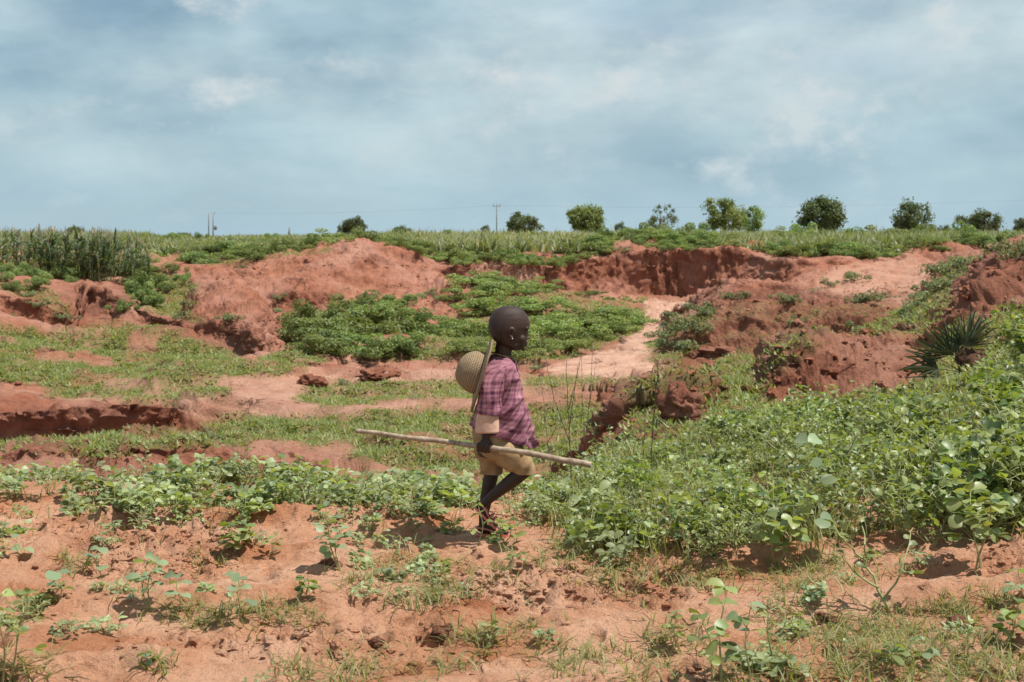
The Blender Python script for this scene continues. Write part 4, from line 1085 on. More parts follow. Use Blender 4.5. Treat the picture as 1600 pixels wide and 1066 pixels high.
def gen_plant(rng, h, nodes, L, reach, leaflets=3, lean=0.15, first=0.2, stems=1, pitch=(-15, 35)):
    """stem tubes and leaf placements (pos, R, size, tint)"""
    stem_b = Bag(); leaves = []; petioles = []
    for s in range(stems):
        az0 = rng.random() * 6.28
        ln = lean * (0.4 + rng.random()) + (0.25 if stems > 1 else 0)
        hh = h * (0.75 + 0.35 * rng.random())
        t = np.linspace(0, 1, 6)
        path = np.stack([np.cos(az0) * ln * hh * t ** 1.4 + 0.012 * np.sin(t * 5 + az0), np.sin(az0) * ln * hh * t ** 1.4 + 0.012 * np.cos(t * 4), hh * t], -1)
        v, f = tube(path, np.linspace(0.0045, 0.0018, 6) * (h / 0.3) ** 0.5, 5); stem_b.add(v, f, 0.4)
        az = rng.random() * 6.28
        for k in range(nodes):
            tt = first + (1 - first) * k / max(nodes - 1, 1)
            p0 = np.array([np.interp(tt, t, path[:, c]) for c in range(3)])
            az += 2.4 + rng.normal() * 0.35
            el = math.radians(rng.uniform(15, 55)) if k < nodes - 1 else math.radians(75)
            ln2 = reach * (1.05 - 0.55 * tt) * rng.uniform(0.7, 1.25)
            dr = np.array([math.cos(az) * math.cos(el), math.sin(az) * math.cos(el), math.sin(el)])
            p1 = p0 + dr * ln2
            v, f = tube(np.array([p0, (p0 + p1) / 2 + np.array([0, 0, 0.06 * ln2]), p1]), [0.0020, 0.0016, 0.0012], 4, False); stem_b.add(v, f, 0.55)
            tint0 = rng.uniform(0.15, 0.8)
            for q in range(leaflets):
                off = 0 if leaflets == 1 else (q - (leaflets - 1) / 2) / ((leaflets - 1) / 2) * (1.15 if leaflets <= 3 else 1.5)
                a2 = az + off + rng.normal() * 0.2
                pt = math.radians(rng.uniform(*pitch))
                xd = np.array([math.cos(a2) * math.cos(pt), math.sin(a2) * math.cos(pt), math.sin(pt)])
                up = np.array([rng.normal() * 0.5, rng.normal() * 0.5, 1.0])
                leaves.append((p1, rot_from(xd, up), L * rng.uniform(0.72, 1.2), float(np.clip(tint0 + rng.normal() * 0.15, 0, 0.88))))
    return stem_b, leaves

def join_leaves(leaves, kind, name):
    lv, lf = LEAF[kind] if isinstance(kind, str) else kind
    b = Bag()
    for p, R, s, t in leaves:
        b.add(p + (lv * s) @ R.T, lf, t)
    return b.mesh(name, True)

def place(root, loc, rz, sc):
    root.location = tuple(loc); root.rotation_euler = (0, 0, rz)
    root.scale = (sc,) * 3 if not hasattr(sc, '__len__') else tuple(sc)
    return root

ORD = 'first second third fourth fifth sixth seventh eighth ninth tenth eleventh twelfth thirteenth fourteenth fifteenth sixteenth seventeenth eighteenth nineteenth twentieth'.split()
TENS = {20: 'twenty', 30: 'thirty', 40: 'forty', 50: 'fifty'}
def ordinal(n):
    if n <= 20: return ORD[n - 1]
    t, u = n // 10 * 10, n % 10
    return TENS[t][:-1] + 'ieth' if u == 0 else TENS[t] + '-' + ORD[u - 1]
def number_off(objs, text):
    for i, o in enumerate(sorted(objs, key=lambda q: q.location.x / q.location.y)):
        o['label'] = text % ordinal(i + 1)

# ------------------------------------------------------------------ dense leafy mass on the near right bank, low mass along the field's far edge
def proto_plants(n, seed, mat, name, kindof, **kw):
    out_l = []
    rng = np.random.default_rng(seed)
    for i in range(n):
        kd_ = ('round', 'ovate', 'round', 'lance', 'ovate')[i % 5] if kindof == 'mixed' else kindof
        big = (1.0, 0.8, 1.25, 1.1, 0.65)[i % 5] if kindof == 'mixed' else 1.0
        h = rng.uniform(*kw['h']); sb, lv = gen_plant(rng, h, int(rng.integers(*kw['nodes'])), big * kw['L'] * rng.uniform(.85, 1.2), kw['reach'] * rng.uniform(.8, 1.2), kw.get('leaflets', 3), kw.get('lean', 0.2), kw.get('first', 0.2), kw.get('stems', 1), kw.get('pitch', (-15, 35)))
        out_l.append((join_leaves(lv, kd_, name + '_foliage'), sb.mesh(name + '_stems')))
    return out_l

def plant_from(pr, name, label, cat, group, loc, rz, sc, mat, tilt=(0, 0)):
    e = empty(name)
    place(e, loc, rz, sc)
    e.rotation_euler = (tilt[0], tilt[1], rz)
    tag(e, label, cat, group)
    link('foliage', pr[0], mat, e)
    link('stem', pr[1], M['stem'], e)
    return e

rng = np.random.default_rng(77)
mass_r = proto_plants(10, 101, M['leaf_near'], 'bean_plant', 'mixed', h=(0.15, 0.32), nodes=(10, 16), L=0.037, reach=0.12, leaflets=3, lean=0.65, stems=4, pitch=(-40, 50))
RIGHT = [(850, 845), (880, 800), (905, 760), (950, 722), (1000, 712), (1100, 690), (1200, 668), (1300, 676), (1400, 672), (1500, 660), (1560, 620), (1600, 575), (1720, 520), (1720, 800), (1600, 845), (1530, 850), (1400, 845), (1300, 858), (1200, 880), (1100, 890), (1010, 888), (930, 870)]
npatch = fbm(PV * np.array([1, 1, 0]), 0.7, 3, 151, 0.6, where=(PV[:, 1] > 4) & (PV[:, 1] < 15))
wr = poly_mask(PXV + 40 * npatch, PYV + 34 * npatch, RIGHT) * np.clip(0.85 + 1.3 * npatch, 0.3, 1.5) * np.clip(0.5 + (PXV - 900) / 420, 0.45, 2.1) * ((PV[:, 1] > 6.0) & (PV[:, 1] < 14.2)) / np.maximum(PV[:, 1], 1) ** 1.0
pts, _ = scatter(wr, 285, rng)
order = np.argsort(pts[:, 1])
for i, p in enumerate(pts[order]):
    px, py = pix(p)
    s = rng.uniform(0.7, 1.25) * float(np.interp(px, [850, 1100, 1350, 1600], [0.55, 0.74, 1.05, 1.2]))
    if math.hypot(p[0] + 0.10, p[1] - 6.9) < 0.30 or (1440 < px < 1560 and py < 700): continue
    plant_from(mass_r[i % 10], 'leafy_plant', 'broad leaved plant in the dense green patch in front of the palm', 'plant', 'plants of the dense green patch',
               p - np.array([0, 0, 0.02]), rng.uniform(0, 6.28), (s, s, s * rng.uniform(.8, 1.15)), M['leaf_near'], (rng.normal() * .12, rng.normal() * .12))

# the patch goes on beyond the frame
wo = poly_mask(PXV, PYV, [(1640, 545), (1800, 520), (2150, 500), (2150, 860), (1640, 850)]) * ((PV[:, 1] > 5.5) & (PV[:, 1] < 14))
pts, _ = scatter(wo, 90, rng)
ub = Bag()
for i, p in enumerate(pts):
    me = mass_r[i % 10][0]
    co = np.zeros(len(me.vertices) * 3, dtype=np.float32); me.vertices.foreach_get('co', co)
    lp = np.zeros(len(me.loops), dtype=np.int32); me.loops.foreach_get('vertex_index', lp)
    a = rng.uniform(0, 6.28); s = rng.uniform(0.8, 1.3)
    R = np.array([[math.cos(a), -math.sin(a), 0], [math.sin(a), math.cos(a), 0], [0, 0, 1]]) * s
    ub.add(co.reshape(-1, 3) @ R.T + p, lp.reshape(-1, 4), rng.uniform(0.2, 0.8))
tag(link('undergrowth', ub.mesh('undergrowth', True), M['leaf_near']), 'leafy growth that carries the dense green patch on to the right', 'undergrowth', None, 'stuff')

mass_l = proto_plants(8, 202, M['leaf_near'], 'creeper', 'mixed', h=(0.05, 0.14), nodes=(6, 10), L=0.038, reach=0.09, leaflets=3, lean=0.7, stems=2, pitch=(-20, 35))
LEFT = [(-60, 770), (30, 755), (180, 765), (255, 745), (330, 735), (420, 745), (520, 742), (600, 740), (700, 745), (850, 740), (880, 800), (860, 835), (800, 835), (790, 800), (720, 800), (690, 825), (560, 840), (480, 820), (330, 822), (230, 812), (100, 800), (-60, 800)]
wlft = (poly_mask(PXV, PYV + 45 * npatch, LEFT) + 0.16 * poly_mask(PXV, PYV - 40, LEFT)) * np.clip(0.55 + 2.2 * npatch, 0.04, 1.6) * ((PV[:, 1] > 6.5) & (PV[:, 1] < 9.2))
pts, _ = scatter(wlft, 270, rng)
M['leaf_pale'] = leaf_material('pale_leaf', (0.15, 0.200, 0.080), (0.43, 0.475, 0.240), (0.46, 0.40, 0.23), 0.45, 0.38, 0.5)
for i, p in enumerate(pts):
    if math.hypot(p[0] + 0.08, p[1] - 6.9) < 0.26: continue
    s = rng.uniform(0.55, 1.25) * (0.8 if p[1] < 7.2 else 1.0)
    plant_from(mass_l[i % 8], 'creeping_plant', 'low pale leaved plant in the band along the far edge of the sandy field', 'plant', 'low plants along the field edge',
               p - np.array([0, 0, 0.015]), rng.uniform(0, 6.28), s, M['leaf_pale'], (rng.normal() * .1, rng.normal() * .1))
FILL = [(835, 850), (850, 760), (900, 735), (1000, 720), (1150, 700), (1180, 860), (1120, 895), (1000, 895), (900, 872)]
wf_ = poly_mask(PXV + 30 * npatch, PYV + 25 * npatch, FILL) * ((PV[:, 1] > 6.2) & (PV[:, 1] < 11)) * np.clip(0.8 + 1.5 * npatch, 0.15, 1.5)
pts, _ = scatter(wf_, 130, rng)
for i, p in enumerate(pts):
    if math.hypot(p[0] + 0.08, p[1] - 6.9) < 0.26: continue
    s = rng.uniform(0.7, 1.35)
    plant_from(mass_l[i % 8] if i % 3 else mass_r[i % 10], 'field_weed', 'low leafy weed between the child and the dense green patch', 'weed', 'weeds between the child and the dense patch',
               p - np.array([0, 0, 0.015]), rng.uniform(0, 6.28), s if i % 3 else s * 0.6, M['leaf_near'] if i % 2 else M['leaf_pale'], (rng.normal() * .12, rng.normal() * .12))
# three taller tufts that stand out of that band
for (px, py, h, lab) in ((385, 770, 1.0, 'tall pale leaved clump rising at the middle of the low green band'), (75, 775, 1.1, 'tall dark leafy clump at the left end of the low green band'),
                         (590, 772, 0.95, 'bushy pale clump in the low green band below the stick tip'), (290, 775, 0.95, 'round leafy clump beside the tallest clump of the green band')):
    p = on_ground(px, py, 7, 9.5)
    plant_from(mass_l[int(px) % 8], 'creeping_plant', lab, 'plant', None, p, px, (h * .9, h * .9, h * 1.15), M['leaf_pale'])

# ------------------------------------------------------------------ single seedlings on the sand, every leaf its own piece
def leaf_piece_meshes(kind, n, seed):
    r = np.random.default_rng(seed); res = []
    lv, lf = LEAF[kind]
    for i in range(n):
        v = lv.copy()
        v[:, 2] += -0.10 * (i % 3) * v[:, 0] ** 2 + 0.05 * np.sin(v[:, 1] * 9 + i)
        v[:, 1] *= 0.9 + 0.25 * r.random()
        res.append(np_mesh('leaf', v, lf, True, {'tint': np.full(len(v), 0.25 + 0.6 * i / (n - 1))}))
    return res
LP = {'teal': leaf_piece_meshes('round', 5, 1), 'green': leaf_piece_meshes('round', 5, 2), 'lance': leaf_piece_meshes('lance', 4, 3)}
for m_ in LP['teal']: m_.materials.append(M['leaf_teal'])
for m_ in LP['green']: m_.materials.append(M['leaf_near'])
for m_ in LP['lance']: m_.materials.append(M['leaf_grass'])

def seedling(px, py, hpx, label, kind='teal', nodes=4, Lpx=26, leaflets=2, reach=1.0, seed=0, name='seedling', stems=1, y=None, lean=0.12, first=0.35, pitch=(-18, 22)):
    p = on_ground(px, py, 4.0, 12.0)
    sc = p[1] / F
    rng = np.random.default_rng(900 + seed)
    Lpx *= 0.72
    sb, lv = gen_plant(rng, hpx * sc, nodes, Lpx * sc, hpx * sc * 0.33 * reach, leaflets, lean, first, stems, pitch)
    e = empty(name, p - np.array([0, 0, 0.006]))
    tag(e, label, 'plant')
    link('stem', sb.mesh('stem'), M['stem'], e)
    for q, (pos, R, s, t) in enumerate(lv):
        o = link('leaf', LP[kind][int(t * 4.99) % len(LP[kind])], None, e)
        mt = Matrix.Identity(4)
        for a in range(3):
            for b in range(3): mt[a][b] = R[a][b] * s
            mt[a][3] = pos[a]
        o.matrix_local = mt
    return e
SEED = [
 (10, 1085, 165, 'tall stalk with pairs of bright green leaves at the bottom left corner', 'green', 7, 26, 3, 1.0, 2),
 (95, 940, 58, 'seedling with a few broad blue-green leaves over its own dark shadow', 'teal', 3, 34, 2, 1.2, 1),
 (152, 905, 52, 'small seedling with two flat leaves just behind the broad leaved one', 'teal', 3, 28, 2, 1.1, 1),
 (26, 872, 42, 'thin seedling with one pale leaf cluster near the left edge of the sand', 'teal', 2, 26, 2, 1.0, 1),
 (228, 960, 88, 'many leaved seedling in the middle of the left sand, darkest at its foot', 'teal', 6, 27, 2, 1.0, 2),
 (274, 955, 74, 'upright seedling touching the right side of the many leaved one', 'teal', 4, 28, 2, 1.0, 1),
 (368, 965, 86, 'upright seedling with pale flat top beside a grass tuft', 'teal', 5, 27, 2, 0.9, 1),
 (372, 868, 50, 'wide low green plant alone on the sand below the green band', 'green', 6, 24, 3, 1.5, 3),
 (484, 935, 36, 'squat bright green sprout near the middle of the left sand', 'green', 5, 22, 3, 1.1, 2),
 (232, 1038, 28, 'tiny flat pale sprout low on the left sand', 'teal', 3, 24, 2, 1.2, 1),
 (528, 895, 105, 'tall loose seedling standing apart in front of the green band', 'teal', 6, 24, 3, 0.8, 2),
 (430, 868, 34, 'small wispy sprout between two green plants on the sand', 'lance', 5, 26, 2, 1.2, 1),
 (662, 812, 92, 'single thin dark stemmed plant just behind the stick hand\'s shadow', 'green', 5, 22, 2, 0.6, 1),
 (605, 905, 22, 'flat sprout on the sand below the thin stemmed plant', 'teal', 3, 20, 2, 1.2, 1),
 (770, 1002, 34, 'small spiky sprout in the middle of the bare footpath edge', 'lance', 6, 26, 2, 1.2, 2),
 (1122, 1080, 150, 'largest round leaved plant at the bottom edge of the frame', 'green', 6, 34, 3, 0.75, 2),
 (1168, 1075, 118, 'round leaved plant half hidden beside the largest bottom one', 'teal', 5, 34, 2, 0.8, 1),
 (1205, 1045, 128, 'slender narrow leaved stalk beside the round leaved bottom plants', 'lance', 8, 24, 3, 0.5, 1),
 (1060, 1020, 60, 'narrow leaved sprig on the sand left of the large bottom plant', 'lance', 6, 24, 3, 0.9, 2),
 (1385, 1050, 44, 'low round leaved sprout among crab grass at the lower right', 'green', 4, 28, 2, 1.2, 2),
 (1450, 1040, 30, 'small pale sprout right of the low round leaved one', 'teal', 3, 26, 2, 1.2, 1),
 (1530, 890, 150, 'big leafy plant with rounded leaves before the dense patch at right', 'green', 9, 34, 3, 0.75, 2),
 (1270, 872, 195, 'tallest dark plant with blue-green leaf tops in the dense patch', 'teal', 7, 38, 3, 0.42, 1),
 (1215, 885, 90, 'dark leafy plant at the foot of the tallest one', 'green', 7, 32, 3, 0.8, 2),
 (1590, 945, 70, 'small plant at the right edge over crumbly red soil', 'teal', 4, 30, 2, 1.0, 1),
 (1570, 1010, 60, 'leafy sprout low at the right edge of the frame', 'green', 5, 28, 3, 1.0, 2),
 (790, 850, 46, 'small round leaved plant right in front of the child\'s sandals', 'green', 4, 22, 3, 1.3, 2),
 (750, 852, 84, 'thin leafy sprout that crosses the child\'s ankles', 'green', 4, 20, 2, 0.6, 1),
 (905, 850, 46, 'bright green low plant right of the child\'s feet', 'green', 6, 22, 3, 1.3, 2),
 (690, 905, 30, 'wide flat sprout on the sand below the child', 'green', 5, 22, 2, 1.5, 2),
]
for i, (px, py, h, lab, kind, nodes, L, lf_, reach, stems) in enumerate(SEED):
    seedling(px, py, h * (0.82 if px < 1000 else 0.95), lab, kind, nodes, L, lf_, reach, i, 'seedling', stems)

# small weeds strewn over the sand
wsw = (PV[:, 1] > 4.3) * (PV[:, 1] < 7.6) * (np.abs(PXV - 800) < 860) * np.clip(0.2 + 1.6 * npatch, 0.05, 1) / np.maximum(PV[:, 1], 1)
wsw = wsw * np.where((PXV > 700) & (PXV < 1250) & (PYV > 900) & (PYV < 990), 0.15, 1)
pts, _ = scatter(wsw, 95, rng)
for i, p in enumerate(pts):
    s = rng.uniform(0.28, 0.6)
    plant_from(mass_l[i % 8], 'sand_weed', 'small weed sprawling on the bare sandy field', 'weed', 'small weeds on the sandy field', p - np.array([0, 0, 0.01]), rng.uniform(0, 6.28), (s * 1.2, s * 1.2, s), M['leaf_pale'] if i % 2 else M['leaf_near'], (rng.normal() * .15, rng.normal() * .15))

# bare forked plant on the crumbly soil
def twig_plant(px, py, paths, label, mat, name, rad=0.004, cat='plant', y0=4.0, y1=12.0, leaves=0, seed=0):
    p = on_ground(px, py, y0, y1); sc = p[1] / F
    e = empty(name, p); tag(e, label, cat)
    r = np.random.default_rng(seed)
    for k, path in enumerate(paths):
        pts_ = np.array([((x - px) * sc, r.uniform(-0.04, 0.04) * (i > 0) * i, (py - y) * sc) for i, (x, y) in enumerate(path)])
        t = np.linspace(0, len(pts_) - 1, 10)
        pp = np.stack([smooth1(np.interp(t, np.arange(len(pts_)), pts_[:, c]), 2) for c in range(3)], -1)
        pp[1:-1] += r.normal(size=(8, 3)) * 0.004
        v, f = tube(pp, np.linspace(rad, rad * 0.35, 10) * (1 if k == 0 else 0.75), 5)
        link('stem' if k == 0 else 'branch', np_mesh('branch', v, f, True), mat, e)
        for q in range(leaves):
            tt = r.uniform(0.4, 1.0); c = pp[int(tt * 9)]
            a = r.uniform(0, 6.28); R = rot_from((math.cos(a), math.sin(a), 0.2), (r.normal() * .4, r.normal() * .4, 1))
            o = link('leaf', LP['green'][q % 5], None, e); s = r.uniform(0.025, 0.05); mt = Matrix.Identity(4)
            for aa in range(3):
                for bb_ in range(3): mt[aa][bb_] = R[aa][bb_] * s
                mt[aa][3] = c[aa]
            o.matrix_local = mt
    return e
twig_plant(1392, 962, [[(1392, 962), (1372, 918), (1352, 875), (1345, 845), (1350, 825)], [(1380, 935), (1402, 905), (1410, 870), (1432, 850), (1440, 835)], [(1372, 918), (1340, 900), (1318, 878), (1308, 850)],
                        [(1352, 875), (1330, 860), (1312, 838), (1308, 826)], [(1405, 890), (1422, 898), (1446, 900)]], 'nearly bare forked plant with pale green stems on the sand', M['stem'], 'forked_plant', 0.0065, leaves=3, seed=4)
M['twig_red'] = M['twig']
twig_plant(893, 775, [[(893, 775), (891, 700), (889, 655), (886, 600), (884, 560)], [(890, 690), (872, 640), (858, 590), (852, 550)], [(890, 660), (898, 610), (905, 565)], [(888, 640), (900, 600), (906, 545)]], 'forked bare stalk just right of the child\'s shirt', M['twig'], 'dry_stalk', 0.0040, leaves=0, seed=5)
twig_plant(910, 760, [[(910, 760), (915, 700), (920, 640), (926, 580), (930, 530)], [(914, 710), (912, 640), (909, 570), (912, 520)], [(920, 640), (928, 600), (932, 560)]], 'slim bare stalk rising right of the stick end', M['twig'], 'dry_stalk', 0.0036, seed=6)
twig_plant(1020, 760, [[(1020, 760), (1019, 700), (1024, 640), (1027, 590), (1031, 555)], [(1018, 710), (1022, 650), (1030, 600)], [(1024, 640), (1060, 600), (1085, 570)]], 'bare dark stalk in front of the crumbling earth lumps', M['twig'], 'dry_stalk', 0.0045, seed=7)
twig_plant(1003, 755, [[(1003, 755), (1005, 690), (1008, 640), (1006, 600)], [(1004, 700), (999, 660)]], 'short bare stalk beside the dark one before the earth lumps', M['twig'], 'dry_stalk', 0.003, seed=8)
twig_plant(865, 765, [[(865, 765), (858, 720), (850, 680), (848, 640), (842, 590)], [(852, 690), (872, 655)]], 'thin bare stalk close to the child\'s shirt hem', M['twig'], 'dry_stalk', 0.003, seed=9)
for i, (px, py, path, lab) in enumerate(((655, 760, [(655, 760), (655, 720), (662, 690), (668, 668)], 'pale dry grass stem under the left half of the stick'),
                                         (674, 755, [(674, 755), (674, 700), (673, 680)], 'short pale dry stem next to another under the stick'),
                                         (412, 795, [(412, 795), (411, 770), (419, 745)], 'bent pale straw in the low green band'),
                                         (905, 745, [(905, 745), (912, 715), (930, 690), (936, 675)], 'pale broken straw leaning by the stick end'))):
    twig_plant(px, py, [path], lab, M['straw_stalk'], 'straw', 0.003, seed=20 + i, cat='straw')

# ------------------------------------------------------------------ grass
def blades(pts, n_per, h, w, spread, rng, seg=2, lean=0.5, tint=(0.1, 0.9), dry=0.0):
    """curved grass blades around each point -> verts, faces, tint"""
    N = len(pts) * n_per
    spread = np.repeat(np.broadcast_to(spread, (len(pts),)), n_per)
    base = np.repeat(pts, n_per, axis=0) + np.stack([rng.normal(size=N) * spread, rng.normal(size=N) * spread, np.full(N, -0.01)], -1)
    az = rng.random(N) * 2 * np.pi
    hh = np.broadcast_to(np.repeat(np.broadcast_to(h, (len(pts),)), n_per), (N,)) * rng.uniform(0.55, 1.3, N)
    ww = np.repeat(np.broadcast_to(w, (len(pts),)), n_per) * rng.uniform(0.7, 1.3, N)
    ln = lean * rng.uniform(0.3, 1.6, N)
    d = np.stack([np.cos(az), np.sin(az), np.zeros(N)], -1)
    side = np.stack([-np.sin(az), np.cos(az), np.zeros(N)], -1)
    V = []
    for k in range(seg):
        t = k / seg
        c = base + d * (hh * ln * t ** 1.6)[:, None]; c[:, 2] += hh * (t - 0.22 * ln * t * t)
        wk = ww * (1 - 0.55 * t) * 0.5
        V += [c + side * wk[:, None], c - side * wk[:, None]]
    c = base + d * (hh * ln)[:, None]; c[:, 2] += hh * (1 - 0.28 * ln)
    V.append(c)
    V = np.stack(V, 1)                      # N, 2*seg+1, 3
    nv = 2 * seg + 1
    o = (np.arange(N) * nv)[:, None]
    fq = np.concatenate([o + np.array([[2 * k, 2 * k + 1, 2 * k + 3, 2 * k + 2]]) for k in range(seg - 1)]) if seg > 1 else np.zeros((0, 4), int)
    ft = o + np.array([[2 * seg - 2, 2 * seg - 1, 2 * seg]])
    t = rng.uniform(tint[0], tint[1], N)
    if dry: t = np.where(rng.random(N) < dry, 0.97, t)
    return V.reshape(-1, 3), [fq, ft] if seg > 1 else [ft], np.repeat(t, nv)

rng = np.random.default_rng(31)
gb = Bag()
inview = (np.abs(PXV - 800) < 900)
w = COVER ** 1.3 * inview * (PV[:, 1] > 9.5) * (PV[:, 1] < 50) * (STEEPZ > 0.5) * (18 / np.maximum(PV[:, 1], 9)) ** 1.0
pts, idx = scatter(w, 56000, rng)
ht = 0.045 * (0.7 + 0.9 * np.clip(COVER[idx], 0, 1)) * rng.uniform(0.6, 1.5, len(pts))
v, f, t = blades(pts, 5, ht, 0.012 + 0.0008 * pts[:, 1], 0.06, rng, 1, 1.0, (0.0, 0.8), 0.10)
gb.add(v, f, t)
grass = link('grass', gb.mesh('grass'), M['leaf_grass'])
tag(grass, 'short bright grass carpeting the floor of the pit', 'grass', None, 'stuff')

gb = Bag()
# sprawling crab grass on the sand and among the near plants
TUFTS = [(1050, 1000, 60, 26), (1290, 1000, 90, 60), (1400, 1010, 100, 80), (1520, 1020, 90, 60), (1180, 1050, 90, 50), (1000, 1045, 90, 40), (880, 1040, 70, 26), (760, 1000, 60, 26), (660, 938, 60, 44), (700, 925, 40, 22),
         (560, 1050, 90, 36), (640, 885, 70, 40), (770, 905, 80, 34), (930, 890, 90, 60), (1010, 905, 70, 50), (1100, 905, 70, 50), (860, 880, 60, 34), (440, 960, 60, 26), (300, 965, 60, 26), (370, 960, 60, 34), (120, 880, 30, 20),
         (1370, 980, 80, 50), (1480, 960, 60, 40), (1560, 940, 50, 30), (30, 1050, 60, 24), (480, 1055, 60, 24), (240, 1040, 30, 10), (190, 925, 40, 10), (560, 905, 60, 24), (820, 990, 60, 14), (1230, 960, 60, 16), (330, 880, 60, 16), (700, 1050, 80, 24),
         (1240, 905, 80, 60), (1340, 890, 80, 50), (1560, 1050, 80, 50), (1330, 1060, 90, 50), (1440, 1060, 80, 50)]
near_pts = []
for px, py, spread, n in TUFTS:
    for k in range(n):
        near_pts.append((px + rng.normal() * spread * 0.5, py + rng.normal() * spread * 0.22))
near_pts = np.array(near_pts)
sel = np.where((PV[:, 1] > 3.5) & (PV[:, 1] < 8))[0]
import mathutils
kd = mathutils.kdtree.KDTree(len(sel[::3]))
for i, k in enumerate(sel[::3]):
    kd.insert((PXV[k], PYV[k], 0), i)
kd.balance()
gp = np.array([PV[sel[::3]][kd.find((a, b, 0))[1]] for a, b in near_pts])
v, f, t = blades(gp, 5, 0.075, 0.0055, 0.014, rng, 3, 1.3, (0.2, 0.88), 0.12)
gb.add(v, f, t)
wg = poly_mask(PXV, PYV, RIGHT) * ((PV[:, 1] > 6.0) & (PV[:, 1] < 14.5))
pts, _ = scatter(wg + wo, 3600, rng)
v, f, t = blades(pts, 4, 0.20, 0.006, 0.03, rng, 3, 0.7, (0.1, 0.85), 0.15)
gb.add(v, f, t)
pts, _ = scatter(wlft, 500, rng)
v, f, t = blades(pts, 4, 0.10, 0.0055, 0.03, rng, 3, 0.9, (0.1, 0.85), 0.15)
gb.add(v, f, t)
cg = link('crab_grass', gb.mesh('crab_grass'), M['leaf_grass'])
tag(cg, 'thin sprawling grass tufts on the sandy field', 'grass', None, 'stuff')

# ------------------------------------------------------------------ bushes
def leaf_cloud(centers, dirs, size, rng, aspect=0.62):
    """folded four-point leaves; centers (n,3), dirs outward (n,3)"""
    n = len(centers)
    up = dirs + rng.normal(size=(n, 3)) * 0.55 + np.array([0, 0, 0.35])
    up /= np.linalg.norm(up, axis=1, keepdims=True)
    x = np.cross(up, rng.normal(size=(n, 3))); x /= np.linalg.norm(x, axis=1, keepdims=True)
    y = np.cross(up, x)
    s = size * rng.uniform(0.6, 1.35, n)[:, None]
    V = np.stack([centers - x * s * 0.5, centers + y * s * 0.5 * aspect + up * s * 0.12, centers + x * s * 0.55 - up * s * 0.06, centers - y * s * 0.5 * aspect + up * s * 0.12], 1)
    o = (np.arange(n) * 4)[:, None]
    f = np.concatenate([o + np.array([[0, 1, 2]]), o + np.array([[0, 2, 3]])])
    return V.reshape(-1, 3), f

def bush_proto(seed, leaf, n_lobes, n_leaves, flat=0.75, radius=0.5, name='bush'):
    rng = np.random.default_rng(seed)
    lob = rng.normal(size=(n_lobes, 3)) * np.array([0.42, 0.42, 0.22]) * radius * 1.4
    lob[:, 2] = np.abs(lob[:, 2]) + radius * flat * 0.35
    lr = radius * rng.uniform(0.28, 0.5, n_lobes)
    which = rng.integers(0, n_lobes, n_leaves)
    d = rng.normal(size=(n_leaves, 3)); d /= np.linalg.norm(d, axis=1, keepdims=True)
    r = rng.uniform(0.55, 1.08, n_leaves) ** 0.5
    c = lob[which] + d * (lr[which] * r)[:, None] * np.array([1, 1, flat])
    keep = c[:, 2] > -0.02
    c, d, which = c[keep], d[keep], which[keep]
    v, f = leaf_cloud(c, d, leaf, rng)
    tint = np.clip(rng.uniform(0.15, 0.8, len(c)) * 0.55 + (rng.random(n_lobes) * 0.5)[which], 0, 1)
    fm = np_mesh(name + '_foliage', v, f, False, {'tint': np.repeat(tint, 4)})
    sb = Bag()
    for k in range(min(n_lobes, 7)):
        a = rng.normal(size=3) * 0.03; a[2] = 0
        vv, ff = tube(np.array([a, lob[k] * np.array([.5, .5, .45]), lob[k]]), [0.014, 0.010, 0.005], 5, False); sb.add(vv, ff)
    return fm, sb.mesh(name + '_stems')

def bush_from(pr, name, label, cat, group, loc, rz, sc, mat):
    e = empty(name); place(e, loc, rz, sc); tag(e, label, cat, group)
    link('foliage', pr[0], mat, e); link('stem', pr[1], M['bark'], e)
    return e

BP = [bush_proto(300 + i, 0.062, 15, 2600, 0.7, 0.5) for i in range(6)]
VP = [bush_proto(320 + i, 0.070, 18, 2000, 0.4, 0.55) for i in range(5)]
SP = [bush_proto(340 + i, 0.055, 9, 650, 0.65, 0.32) for i in range(5)]
M['leaf_dark'] = leaf_material('dark_bush_leaf', (0.075, 0.125, 0.036), (0.31, 0.385, 0.125), None, 0.5, 0.36, 0.4)
M['leaf_scrub'] = leaf_material('scrub_leaf', (0.13, 0.165, 0.070), (0.31, 0.345, 0.165), None, 0.5, 0.28, 0.4)
rng = np.random.default_rng(55)
# the tall thicket in the middle of the pit
thicket = []
for i, (px, py, r) in enumerate(((468, 530, 44), (492, 508, 40), (516, 535, 52), (540, 508, 46), (565, 535, 54), (590, 505, 46), (612, 535, 48), (640, 520, 40), (500, 552, 44), (548, 556, 46), (598, 556, 44), (635, 548, 36), (455, 515, 30), (560, 485, 40), (615, 482, 34), (655, 545, 28))):
    p = on_ground(px, py, 30, 46); s = 0.88 * r * p[1] / F / 0.5
    thicket.append(bush_from(BP[i % 6], 'bush', 'dark green bush of the thicket left of the child\'s head', 'bush', 'bushes of the dark thicket in the pit', p, i * 1.3, (s, s, s * rng.uniform(.6, .95)), M['leaf_dark']))
number_off(thicket, "dark green bush, %s from the left in the thicket left of the child's head")
